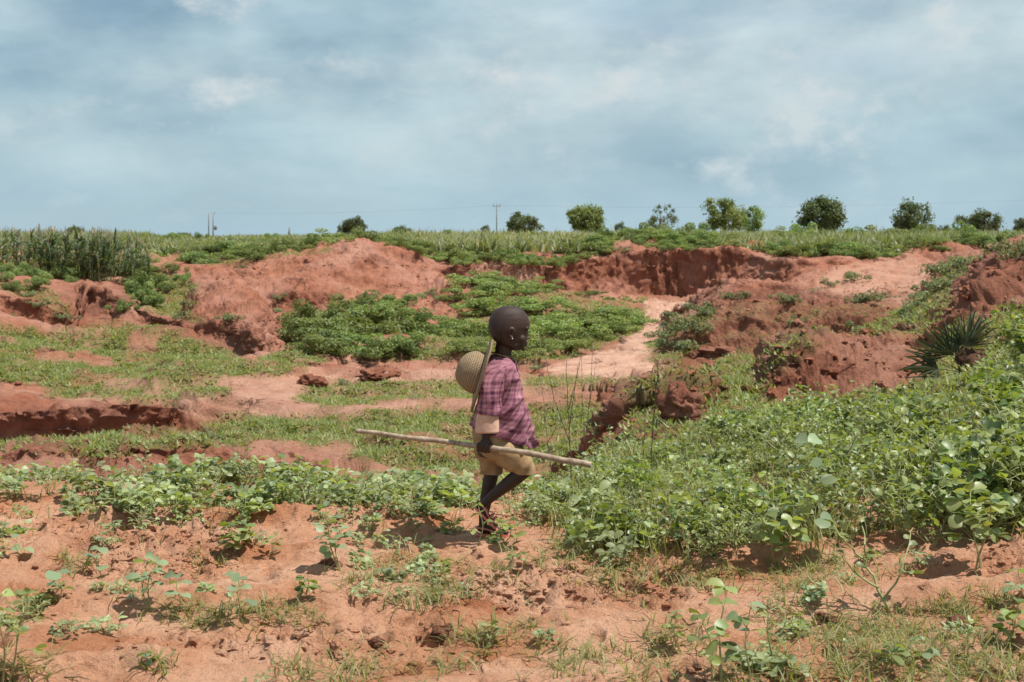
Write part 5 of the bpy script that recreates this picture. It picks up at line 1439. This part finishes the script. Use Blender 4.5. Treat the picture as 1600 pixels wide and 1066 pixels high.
# bright creepers over the heap behind the head
creepers = []
for i, (px, py, r) in enumerate(((735, 448, 34), (760, 462, 36), (790, 455, 36), (820, 458, 26), (850, 452, 22), (745, 485, 36), (775, 492, 36), (810, 485, 36), (845, 485, 36), (880, 500, 24), (720, 515, 34), (752, 525, 38),
                                 (790, 530, 40), (830, 525, 40), (868, 520, 38), (905, 508, 38), (935, 500, 36), (965, 498, 32), (990, 505, 26), (850, 545, 36), (890, 545, 32), (700, 535, 32), (735, 552, 32), (775, 556, 34), (820, 556, 34),
                                 (930, 530, 28), (965, 520, 26), (925, 462, 18), (968, 478, 24), (710, 470, 22), (690, 520, 24), (1000, 492, 18))):
    p = on_ground(px, py, 32, 50); s = 0.88 * r * p[1] / F / 0.5
    creepers.append(bush_from(VP[i % 5], 'creeper_bush', 'low bright creeper on the heap behind the child\'s head', 'creeper', 'creepers over the middle heap', p, i * 2.1, (s, s, s * rng.uniform(.55, .95)), M['leaf_bush']))
number_off(creepers, "low bright creeper, %s from the left on the heap behind the child's head")
# bush on the left ledge
ledge = []
for i, (px, py, r) in enumerate(((208, 462, 26), (228, 452, 28), (238, 478, 24), (212, 482, 22), (196, 488, 18))):
    p = on_ground(px, py, 36, 50); s = 0.88 * r * p[1] / F / 0.5
    ledge.append(bush_from(BP[i % 6], 'bush', 'dark bush growing on the ledge below the tall crop', 'bush', 'bushes on the ledge below the tall crop', p, i * 1.7, s, M['leaf_dark']))
number_off(ledge, 'dark bush, %s from the left on the ledge below the tall crop')
# shrubs at the foot of the tall crop
foot = []
for i, (px, py, r) in enumerate(((18, 436, 24), (45, 442, 28), (72, 440, 24), (100, 436, 24), (125, 434, 20), (150, 432, 20), (178, 430, 22), (205, 426, 20), (-15, 440, 26), (60, 452, 18), (30, 425, 24), (85, 424, 24), (135, 422, 22), (168, 420, 20), (215, 415, 20), (235, 428, 16), (250, 440, 16), (112, 445, 16), (20, 455, 16), (270, 425, 14), (288, 440, 14), (262, 455, 14))):
    p = on_ground(px, py, 38, 52); s = 0.88 * r * p[1] / F / 0.5
    foot.append(bush_from(BP[(i + 2) % 6], 'bush', 'yellow green bush at the foot of the tall crop', 'bush', 'bushes at the foot of the tall crop', p, i * 1.1, s, M['leaf_bush']))
number_off(foot, 'yellow green bush, %s from the left at the foot of the tall crop')
# scrub on the long bank right of the pale track, and scattered about the pit
SCRUB = [[(1000, 545), (1062, 495), (1110, 462), (1330, 468), (1420, 480), (1300, 505), (1240, 535), (1110, 548), (1050, 572)], [(1410, 480), (1500, 405), (1600, 400), (1600, 480), (1480, 500)]]
ws = (poly_mask(PXV, PYV, SCRUB[0]) + 0.25 * poly_mask(PXV, PYV, SCRUB[1])) * (PV[:, 1] > 18) * (PV[:, 1] < 50)
pts, _ = scatter(ws, 62, rng)
for i, p in enumerate(pts):
    s = rng.uniform(0.45, 1.15)
    bush_from(SP[i % 5], 'scrub_bush', 'small dusty shrub on the bank right of the pale track', 'shrub', 'shrubs on the bank beside the track', p, i * 1.9, (s, s, s), M['leaf_scrub'])
LOOSE = [(1055, 545, 24), (1075, 520, 24), (1100, 490, 22), (1045, 530, 22), (1225, 470, 16), (1333, 440, 20), (1300, 448, 12), (1390, 470, 16), (1440, 470, 22), (1460, 455, 24), (1480, 430, 26), (1430, 500, 24), (1345, 520, 20), (1500, 415, 20),
         (645, 470, 14), (690, 470, 12), (668, 462, 10), (838, 578, 12), (360, 500, 16), (340, 430, 8), (378, 420, 8), (60, 480, 14), (40, 462, 12), (20, 498, 12), (100, 500, 14), (300, 480, 14), (285, 500, 12),
         (435, 470, 14), (430, 490, 12), (945, 660, 18), (930, 668, 14), (540, 600, 10), (610, 588, 12), (320, 690, 22), (300, 700, 18), (1110, 640, 14), (1290, 640, 22), (1330, 645, 26), (1380, 640, 26), (1420, 645, 24), (1260, 655, 18), (1225, 648, 14), (1440, 610, 18)]
lone = []
for i, (px, py, r) in enumerate(LOOSE):
    p = on_ground(px, py, 12.5, 52); s = r * p[1] / F / 0.32
    lone.append(bush_from(SP[i % 5], 'scrub_bush', 'small lone shrub on the red earth of the pit', 'shrub', 'lone shrubs about the pit', p, i * 2.3, (s, s, s * .9), M['leaf_bush'] if i % 3 else M['leaf_scrub']))
number_off(lone, 'small lone shrub, %s from the left on the bare earth of the pit')
# hedge of shrubs along the pit's far rim
RIM = ROWS[21][1]
rpx = np.array([r[0] for r in RIM]); rY = np.array([r[1] for r in RIM])
n_rim = 0
for i in range(190):
    px = rng.uniform(255, 1640)
    back = rng.uniform(0.05, 1.0) ** 1.5 * (3.2 if px > 640 else 5.0)
    Y = float(np.interp(px, rpx, rY)) + 0.15 + back
    if 395 < px < 640 and back < 1.5: continue
    if 1180 < px < 1460 and back < 0.9 and rng.random() < .75: continue
    p = ground_xy((px - 800) / F * Y, Y)
    s = rng.uniform(0.55, 1.05) * (1.15 if back > 1 else 0.9)
    bush_from((BP + VP)[i % 11], 'rim_bush', 'green shrub in the hedge along the far rim of the pit', 'shrub', 'shrubs along the far rim', p - np.array([0, 0, 0.05]), i * 1.3, (s, s, s * .85), M['leaf_bush'] if i % 3 else M['leaf_crop'])
vines = []
for i, (px, Y, r) in enumerate(((710, 50.75, 14), (735, 50.95, 14), (765, 51.2, 13), (800, 51.5, 13), (835, 52.0, 13), (865, 52.4, 16), (890, 52.9, 14), (915, 53.4, 14), (1075, 53.85, 10), (620, 50.2, 12), (640, 50.3, 10))):
    p = ground_xy((px - 800) / F * Y, Y); s = r * Y / F / 0.5
    vines.append(bush_from(VP[i % 5], 'rim_bush', 'vine spilling over the edge of the far cliff', 'shrub', 'vines over the cliff edge', p, i * 2.0, (s, s, s), M['leaf_bush']))
number_off(vines, 'vine, %s from the left, spilling over the edge of the far cliff')

for i in range(46):
    px = rng.uniform(560, 1640) if i > 8 else rng.uniform(250, 560); Y = rng.uniform(60, 120)
    p = ground_xy((px - 800) / F * Y, Y); s = rng.uniform(0.9, 1.7) * Y / 80 * (1.15 if px > 1000 else 0.7)
    bush_from((BP + VP)[i % 11], 'field_shrub', 'leafy clump standing in the crop on the plain', 'shrub', 'clumps in the crop field', p - np.array([0, 0, 0.05]), i * 1.3, (s, s, s * rng.uniform(.9, 1.3)), M['leaf_crop'] if i % 2 else M['leaf_bush'])

# ------------------------------------------------------------------ tall crop, left: stalks one by one
def stalk_proto(seed, h=1.5):
    rng = np.random.default_rng(seed)
    sb = Bag(); lb = Bag()
    t = np.linspace(0, 1, 5); a = rng.random() * 6.28
    path = np.stack([0.06 * t ** 2 * math.cos(a), 0.06 * t ** 2 * math.sin(a), h * t], -1)
    v, f = tube(path, np.linspace(0.012, 0.006, 5), 5, False); sb.add(v, f)
    base = np.stack([np.interp(rng.uniform(0.2, 0.92, 11), t, path[:, c]) for c in range(3)], -1) if False else np.array([[np.interp(q, t, path[:, c]) for c in range(3)] for q in np.linspace(0.22, 0.92, 11)])
    v, f, tn = blades(base, 1, 0.40, 0.075, 0.0, rng, 3, 1.2, (0.1, 0.8), 0.04); lb.add(v, f, tn)
    top = path[-1]
    tb = Bag(); v, f = tube(np.array([top, top + [0.01, 0, .1], top + [0.015, 0.01, 0.22]]), [0.012, 0.016, 0.006], 5, True); tb.add(v, f)
    return lb.mesh('crop_leaves'), sb.mesh('crop_stalk'), tb.mesh('crop_head')
CP = [stalk_proto(400 + i) for i in range(7)]
M['leaf_stalk'] = leaf_material('stalk_blade', (0.070, 0.110, 0.055), (0.225, 0.275, 0.140), (0.40, 0.35, 0.24), 0.5, 0.30, 0.4)
M['crop_head'] = plain_material('seed_head', (0.30, 0.22, 0.14), (0.46, 0.36, 0.25), 30, 0.9)
for i in range(290):
    px = rng.uniform(-40, 228); Y = 44.6 + 5.2 * rng.random() ** 1.3
    p = ground_xy((px - 800) / F * Y, Y)
    s = rng.uniform(0.68, 1.0) * float(np.interp(px, [-40, 190, 232], [1.0, 0.95, 0.6])); s *= (1.62 - p[2]) / 1.45
    e = empty('crop_stalk'); place(e, p, rng.uniform(0, 6.28), (s * 1.15, s * 1.15, s)); tag(e, 'tall leafy crop stalk with a pale seed head in the stand at far left', 'crop plant', 'stalks of the tall crop stand')
    e.rotation_euler = (rng.normal() * .10, rng.normal() * .10, e.rotation_euler[2])
    pr = CP[i % 7]
    link('foliage', pr[0], M['leaf_stalk'], e); link('stem', pr[1], M['stem'], e); link('seed_head', pr[2], M['crop_head'], e)

# field crop over the plain behind
fb = Bag()
n = 15000
u = rng.random(n)
Y = 1 / ((1 / 52.5) * (1 - u) + (1 / 330.0) * u)
px = rng.uniform(-120, 1720, n)
rim_y = np.interp(px, rpx, rY)
ok = Y > rim_y + np.where(px < 250, 2.5, 1.2)
Y, px = Y[ok], px[ok]
x = (px - 800) / F * Y
zc = np.interp(Y, [50, 57, 80, 160, 500], [0.85, 0.92, 1.02, 1.1, 1.0])
pts = np.stack([x, Y, zc], -1)
hh = np.interp(Y, [50, 60, 100, 200, 330], [0.60, 0.68, 0.82, 1.15, 1.5]) * rng.uniform(0.75, 1.12, len(Y))
hh *= 1 + 0.9 * fbm(np.stack([x * 0.5, Y * 0.3, Y * 0], -1), 2.0, 3, 77)
hh *= np.where((px > 640) & (px < 960), 0.92, 1.0) * np.where(px < 640, np.interp(px, [0, 225, 250, 430, 560, 640], [1.0, 0.9, 0.45, 0.5, 0.8, 0.92]), 1)
v, f, t = blades(pts, 7, hh, 0.075 * (Y / 60) ** 0.6, 0.12 * (Y / 60) ** 0.5, rng, 2, 0.95, (0.05, 0.8), 0.0)
patch_n = fbm(np.stack([x * 0.4, Y * 0.25, Y * 0], -1), 5.0, 2, 7)
pale_f = np.clip(0.03 + 0.25 * ((px > 640) & (px < 1010) & (Y > 60)) + 0.4 * patch_n, 0, 0.6)
dryb = np.repeat(rng.random(len(Y) * 7) < np.repeat(pale_f, 7), 5)
t = np.where(dryb, 0.97, t)
fb.add(v, f, t)
crop = link('crop_field', fb.mesh('crop_field'), M['leaf_crop'])
tag(crop, 'green and straw coloured crop covering the plain behind the pit', 'crop', None, 'stuff')

# ------------------------------------------------------------------ trees on the horizon
def make_tree(px, Y, w_px, top, label, style='dense', seed=0, name='tree', mat='leaf_tree'):
    rng = np.random.default_rng(seed)
    x = (px - 800) / F * Y
    g = ground_xy(x, Y) if Y < 400 else np.array([x, Y, 1.0])
    H = zpy(Y, top) - g[2]; W = w_px * Y / F
    e = empty(name, (x, Y, g[2])); tag(e, label, 'tree', None)
    tb = Bag()
    v, f = tube(np.array([[0, 0, -0.1], [0.03 * W, 0, 0.2 * H], [0.0, 0.02 * W, 0.45 * H], [0.02 * W, 0, 0.75 * H]]), np.array([0.035, 0.028, 0.020, 0.008]) * H, 8); tb.add(v, f)
    nl = 9
    for k in range(nl):
        a = k * 2.4 + rng.random(); z0 = rng.uniform(0.15, 0.5) * H; r = rng.uniform(0.25, 0.45) * W
        v, f = tube(np.array([[0, 0, z0], [math.cos(a) * r * .5, math.sin(a) * r * .5, z0 + 0.10 * H], [math.cos(a) * r, math.sin(a) * r, z0 + rng.uniform(.15, .35) * H]]), np.array([0.014, 0.010, 0.004]) * H, 5, False); tb.add(v, f)
    link('trunk', tb.mesh('trunk', True), M['bark'], e)
    n_c = {'dense': 46, 'open': 30, 'round': 56}[style]; per = {'dense': 85, 'open': 55, 'round': 85}[style]
    d = rng.normal(size=(n_c, 3)); d /= np.linalg.norm(d, axis=1, keepdims=True)
    rad = rng.uniform(0.35, 1.0, n_c) ** 0.55
    squash = 1.0
    cc = d * rad[:, None] * np.array([0.42 * W, 0.42 * W, 0.40 * H]); cc[:, 2] += 0.57 * H
    cc[:, 0] *= np.where(cc[:, 2] < 0.4 * H, 1.05, 1.0)
    sect = 0.62 + 0.6 * rng.random(7)          # uneven outline: some sides of the crown reach farther
    ang = (np.arctan2(cc[:, 2] - 0.5 * H, cc[:, 0]) / (2 * np.pi) * 7) % 7
    k0 = ang.astype(int); fr_ = ang - k0; sc_ = sect[k0 % 7] * (1 - fr_) + sect[(k0 + 1) % 7] * fr_
    cc[:, 0] *= sc_ * 1.1; cc[:, 2] = 0.5 * H + (cc[:, 2] - 0.5 * H) * sc_ * 1.1
    cr = rng.uniform(0.07, 0.19, n_c) * W * (0.8 if style == 'open' else 1.0)
    wh = np.repeat(np.arange(n_c), per)
    dd = rng.normal(size=(len(wh), 3)); dd /= np.linalg.norm(dd, axis=1, keepdims=True)
    c = cc[wh] + dd * (cr[wh] * rng.uniform(0.3, 1.05, len(wh)))[:, None]
    c[:, 2] = np.maximum(c[:, 2], 0.06 * H)
    v, f = leaf_cloud(c, dd, 0.055 * W if style != 'open' else 0.045 * W, rng)
    tint = np.clip(rng.uniform(0, 0.55, len(c)) + (rng.random(n_c) * 0.45)[wh], 0, 1)
    link('crown', np_mesh('crown', v, f, False, {'tint': np.repeat(tint, 4)}), M[mat], e)
    return e
make_tree(553, 170, 52, 338, 'small rounded tree alone behind the big red mound', 'round', 1)
make_tree(815, 230, 58, 333, 'low dark spreading tree just right of the utility pole', 'dense', 2)
make_tree(917, 220, 70, 324, 'round olive green tree above the far cliff', 'round', 3, mat='leaf_bush')
make_tree(1031, 200, 56, 318, 'open airy tree with sky showing through its crown', 'open', 4)
make_tree(1132, 190, 72, 310, 'tall tree with bright green crown, second largest on the horizon', 'dense', 5, mat='leaf_bush')
make_tree(1176, 195, 50, 325, 'smaller tree touching the bright green crowned tree', 'dense', 6, mat='leaf_bush')
make_tree(1287, 190, 90, 304, 'largest dark green tree on the horizon', 'round', 7)
make_tree(1422, 200, 70, 319, 'dark green tree between the largest tree and the small palm', 'dense', 8)
make_tree(1540, 230, 62, 333, 'low wide olive tree right beside the small horizon palm', 'dense', 9)
make_tree(1596, 230, 30, 337, 'tree cut by the right edge on the horizon', 'dense', 10)
make_tree(117, 210, 30, 356, 'small dark tree behind the tall crop at far left', 'round', 11)
make_tree(282, 330, 32, 367, 'low distant tree left of the twin poles', 'round', 12)
make_tree(625, 320, 36, 355, 'low distant tree right of the rounded one', 'dense', 13)
make_tree(758, 260, 16, 349, 'tiny tree left of the single utility pole', 'dense', 14)
make_tree(968, 260, 22, 347, 'tiny tree between the olive tree and the airy tree', 'dense', 15)
make_tree(76, 200, 14, 357, 'tiny brownish treetop poking over the tall crop', 'dense', 16, mat='leaf_scrub')
make_tree(1475, 280, 26, 350, 'tiny distant tree left of the small horizon palm', 'dense', 17)
make_tree(12, 190, 14, 358, 'small treetop at the far left edge above the crop', 'open', 18)

def fan_palm(name, loc, n_fronds, petiole, blade, label, seed, dirs=None, trunk_h=0.0, n_leaflet=17, width=0.022, dead=0, parent_label=None, fan=105):
    rng = np.random.default_rng(seed)
    e = empty(name, loc); tag(e, label, 'palm')
    # one leaflet: a stiff pleated blade
    v = np.array([(0, 0, 0), (.33, .5, .02), (.33, 0, -.012), (.33, -.5, .02), (.75, .34, .0), (.75, 0, -.02), (.75, -.34, .0), (1, 0, -.05)]) * np.array([1, width / blade, 1])
    f3 = np.array([(0, 2, 1), (0, 3, 2), (4, 5, 7), (5, 6, 7)]); f4 = np.array([(1, 2, 5, 4), (2, 3, 6, 5)])
    lms = [np_mesh('leaflet', v * np.array([1, 1, 1 + .8 * k]), [f3, f4], False, {'tint': np.full(8, 0.15 + 0.22 * k)}) for k in range(4)]
    for k, lm in enumerate(lms): lm.materials.append(M['palm'])
    for q in range(n_fronds):
        if dirs is not None: d = np.array(dirs[q], float)
        else:
            a = q * 2.4 + rng.random() * .4; el = rng.uniform(0.1, 1.3); d = np.array([math.cos(a) * math.cos(el), math.sin(a) * math.cos(el), math.sin(el)])
        d /= np.linalg.norm(d)
        p0 = np.array([0, 0, trunk_h]) + d * 0.02
        L = petiole * rng.uniform(0.8, 1.15)
        p1 = p0 + d * L
        vv, ff = tube(np.array([p0, (p0 + p1) / 2 + [0, 0, 0.03 * L], p1]), [width * .35, width * .28, width * .2], 5)
        fr = link('frond', np_mesh('frond', vv, ff), M['stem'], e)
        up0 = np.array([0.15 * rng.normal(), -0.75 + 0.4 * rng.normal(), 0.6]); R = rot_from(d, up0)
        for k in range(n_leaflet):
            a = math.radians(fan) * (k / (n_leaflet - 1) * 2 - 1) * rng.uniform(.97, 1.03)
            xd = R @ np.array([math.cos(a), math.sin(a), 0.10 * rng.normal()])
            R2 = rot_from(xd, R[:, 2] + 0.25 * rng.normal(size=3))
            s = blade * (0.72 + 0.28 * math.cos(a * 0.8)) * rng.uniform(0.85, 1.1)
            o = link('leaflet', lms[int(rng.integers(0, 4))], None, fr); mt = Matrix.Identity(4)
            for aa in range(3):
                for bb_ in range(3): mt[aa][bb_] = R2[aa][bb_] * s
                mt[aa][3] = p1[aa]
            o.matrix_local = mt
    return e
pb = on_ground(1506, 598, 14, 18)
pp = pb[1] / F
palm = fan_palm('dwarf_palm', pb + np.array([-0.02, 0.0, 0.10]), 8, 0.24, 0.40, 'dwarf fan palm with stiff dark leaves on the bank at right', 3,
                dirs=[(-0.55, -0.1, 0.85), (-0.9, -0.15, 0.15), (0.05, -0.1, 1.0), (0.25, 0.1, 0.9), (-0.75, 0.2, 0.5), (-0.85, -0.2, -0.12), (0.0, 0.6, 0.6), (-0.2, 0.5, 0.8)], width=0.022, n_leaflet=12, fan=75)
# shaggy root ball and hanging dead leaves at its foot
def lump_mesh(seed, r, n=3, rough=0.35, name='clod'):
    import bmesh
    bm = bmesh.new(); bmesh.ops.create_icosphere(bm, subdivisions=n, radius=1.0)
    v = np.array([x.co[:] for x in bm.verts]); f = np.array([[y.index for y in x.verts] for x in bm.faces]); bm.free()
    dd = 1 + rough * (1.3 * fbm(v + seed * 7.1, 0.9, 3, seed) + 0.7 * np.abs(fbm(v + seed, 0.35, 3, seed + 3)))
    v = v * dd[:, None] * np.asarray(r)
    return np_mesh(name, v, f, True, {'cover': np.zeros(len(v)), 'pale': np.zeros(len(v)), 'dust': np.zeros(len(v)), 'shade_brown': np.full(len(v), 0.6), 'tint': np.full(len(v), .5)})
M['root'] = plain_material('dark_root', (0.045, 0.025, 0.018), (0.13, 0.065, 0.04), 14, 0.95, 0.9, 0.1, 0.03)
o = link('root_ball', lump_mesh(4, (0.14, 0.15, 0.20), 4, 0.5, 'root_ball'), M['root'], palm); o.location = (0.09, -0.02, 0.02)
rr_ = np.random.default_rng(8)
for q in range(9):
    a = rr_.uniform(-2.6, 0.3); 
    v, f, t = blades(np.array([[0.06 + 0.10 * math.cos(a), 0.10 * math.sin(a), 0.12]]), 1, 0.26, 0.02, 0.0, rr_, 3, 0.5)
    v[:, 2] = 0.24 - v[:, 2] * 1.0
    link('dead_frond', np_mesh('dead_frond', v, f, False, {'tint': t}), M['root'], palm)
hx = (1502 - 800) / F * 240
fan_palm('dwarf_palm', (hx, 240, 1.0), 14, 0.7, 1.0, 'small spiky palm far off on the horizon', 9, trunk_h=2.6, width=0.22, n_leaflet=7)
v, f = tube(np.array([[0, 0, -0.1], [0.05, 0, 1.3], [0, 0, 2.7]]), [0.22, 0.18, 0.2], 8)
link('trunk', np_mesh('trunk', v, f, True), M['bark'], bpy.data.objects['dwarf_palm.001'])

# ------------------------------------------------------------------ utility poles and wires
M['pole'] = plain_material('weathered_pole', (0.16, 0.15, 0.14), (0.26, 0.24, 0.22), 6, 0.85)
M['wire'] = plain_material('wire', (0.10, 0.10, 0.11), (0.14, 0.14, 0.15), 6, 0.6)
def upole(px, Y, top, twin, label):
    x = (px - 800) / F * Y; H = zpy(Y, top) - 1.0
    e = empty('utility_pole', (x, Y, 1.0)); tag(e, label, 'utility pole')
    for k in ((-1, 1) if twin else (0,)):
        v, f = tube(np.array([[k * 0.35, 0, -0.3], [k * 0.35, 0, H * .5], [k * 0.35, 0, H]]), [0.10, 0.085, 0.07], 8); link('post', np_mesh('post', v, f, True), M['pole'], e)
    if not twin:
        v, f = tube(np.array([[-0.65, 0, H - 0.15], [0, 0, H - 0.15], [0.65, 0, H - 0.15]]), 0.05, 6); link('crossarm', np_mesh('crossarm', v, f), M['pole'], e)
    for s in (-0.55, 0.0, 0.55) if not twin else (0.6,):
        zt = H if not twin else H - 0.1
        v, f = tube(np.array([[s, 0, zt - 0.1], [s, 0, zt + 0.12], [s, 0, zt + 0.3]]), [0.04, 0.05, 0.03], 6); link('insulator', np_mesh('insulator', v, f), M['pole'], e)
    if twin:
        v, f = ellipsoid((0.75, 0, H * 0.42), (0.28, 0.28, 0.4), n=8, m=10); link('transformer', np_mesh('transformer', v, f, True), M['pole'], e)
    return np.array([x, Y, 1.0 + H])
pA = upole(329.5, 230, 333, True, 'twin utility poles with a transformer on the left horizon')
pB = upole(776, 230, 321, False, 'single utility pole with a crossarm in the middle of the horizon')
def wire(a, b, sag, label):
    t = np.linspace(0, 1, 24)[:, None]; p = a * (1 - t) + b * t; p[:, 2] -= sag * 4 * (t * (1 - t))[:, 0]
    v, f = tube(p, 0.007, 4, False); o = link('power_line', np_mesh('power_line', v, f), M['wire'])
    tag(o, label, 'power line')
pC = np.array([(1750 - 800) / F * 215, 215, zpy(215, 306)])
wire(pA, pB, 0.5, 'overhead wire between the twin poles and the single pole')
wire(pB, pC, 0.9, 'overhead wire running right from the single pole over the trees')
v, f = tube(np.array([[0, 0, -0.1], [0.02, 0, 0.8], [0, 0, 1.7]]), [0.28, 0.2, 0.08], 7)
o = link('field_post', np_mesh('field_post', v, f, True), M['pole']); o.location = ((452 - 800) / F * 210, 210, 1.0)
tag(o, 'short tapered post in the field right of the twin poles', 'post')

# ------------------------------------------------------------------ lumps and crumbs of earth
LUMPS = [(1066, 650, 26, 30, 'large dark crumbling earth lump on the mound right of the stalks'), (955, 690, 24, 20, 'round earth lump left of the dark hollow'), (1015, 668, 20, 16, 'ragged earth lump between the two big ones'),
         (487, 604, 20, 13, 'single brown boulder on the dusty pit floor'), (592, 590, 32, 9, 'broad red lump behind the walking child\'s hat side'), (1128, 556, 28, 10, 'red hummock at the foot of the long bank'),
         (570, 905, 0, 0, ''), (690, 996, 17, 11, 'red clod on the sand below the child'), (856, 966, 9, 7, 'small dark clod on the bare sandy path'), (585, 1012, 11, 7, 'flat red clod in the lower middle sand'),
         (455, 1000, 0, 0, ''), (650, 832, 22, 11, 'dark clod with a shaded side left of the child\'s feet'), (515, 888, 16, 9, 'brown clod near the tall loose seedling'), (128, 822, 14, 8, 'small dark clod under the green band at left'),
         (1500, 985, 18, 9, 'crumbly red clod at the lower right'), (1290, 972, 18, 8, 'dark flat clod below the dense patch')]
for i, (px, py, rx, rz_, lab) in enumerate(LUMPS):
    if not rx: continue
    p = on_ground(px, py, 4, 40); sc = p[1] / F
    o = link('earth_clod', lump_mesh(20 + i, (rx * sc, rx * sc * 0.9, rz_ * sc), 5, 0.75, 'earth_clod'), M['soil'])
    o.location = p + np.array([0, rx * sc * .4, rz_ * sc * 0.45]); o.rotation_euler = (0, 0, i * 1.1)
    tag(o, lab, 'earth lump')
import bmesh
bm = bmesh.new(); bmesh.ops.create_icosphere(bm, subdivisions=1, radius=1.0)
iv = np.array([x.co[:] for x in bm.verts]); jf = np.array([[y.index for y in x.verts] for x in bm.faces]); bm.free()
def crumbs(pts, size, rng):
    n = len(pts)
    R = rng.normal(size=(n, 1, 3)) * 0.22
    v = iv[None] * (1 + rng.normal(size=(n, len(iv), 1)) * 0.28) * np.stack([rng.uniform(.7, 1.4, n), rng.uniform(.7, 1.4, n), rng.uniform(.45, .9, n)], -1)[:, None, :] * size[:, None, None]
    v = v + pts[:, None, :]
    f = (np.arange(n) * len(iv))[:, None, None] + jf[None]
    return v.reshape(-1, 3), f.reshape(-1, 3)
wn_ = (PV[:, 1] > 4.2) * (PV[:, 1] < 8.8) * inview * rough_near.ravel() ** 2 * (1 / np.maximum(PV[:, 1], 1) ** 1.5)
pts, _ = scatter(wn_, 9000, rng)
v, f = crumbs(pts, 0.004 + 0.020 * rng.random(len(pts)) ** 4, rng)
v2, f2 = crumbs(*(lambda q: (q, 0.015 + 0.055 * rng.random(len(q)) ** 3))(scatter((knob.ravel() + 0.12 * steep.ravel()) * inview * (PV[:, 1] < 50) * (PV[:, 1] > 11), 3500, rng)[0]), rng)
iv2, jf2 = iv, jf
bm = bmesh.new(); bmesh.ops.create_icosphere(bm, subdivisions=2, radius=1.0)
iv = np.array([x.co[:] for x in bm.verts]); jf = np.array([[y.index for y in x.verts] for x in bm.faces]); bm.free()
q = scatter(knob.ravel() ** 2 * inview * (PV[:, 1] < 26) * (PV[:, 1] > 11), 900, rng)[0]
v3, f3 = crumbs(q, 0.02 + 0.075 * rng.random(len(q)) ** 2.5, rng)
q = scatter(steep.ravel() * inview * (PV[:, 1] < 54) * (PV[:, 1] > 17), 500, rng)[0]
v4, f4 = crumbs(q, 0.02 + 0.06 * rng.random(len(q)) ** 3, rng)
v2 = np.vstack([v2, v3, v4]); f2 = np.vstack([f2, f3 + len(v2) - len(v3) - len(v4), f4 + len(v2) - len(v4)])
vv = np.vstack([v, v2]); ff = np.vstack([f, f2 + len(v)])
z0 = np.zeros(len(vv))
pal = np.concatenate([np.full(len(v), 0.8), np.zeros(len(v2))])
o = link('soil_crumbs', np_mesh('soil_crumbs', vv, ff, False, {'cover': z0, 'pale': pal, 'dust': z0, 'shade_brown': z0}), M['soil'])
tag(o, 'loose crumbs of red soil strewn over the ground', 'soil', None, 'stuff')
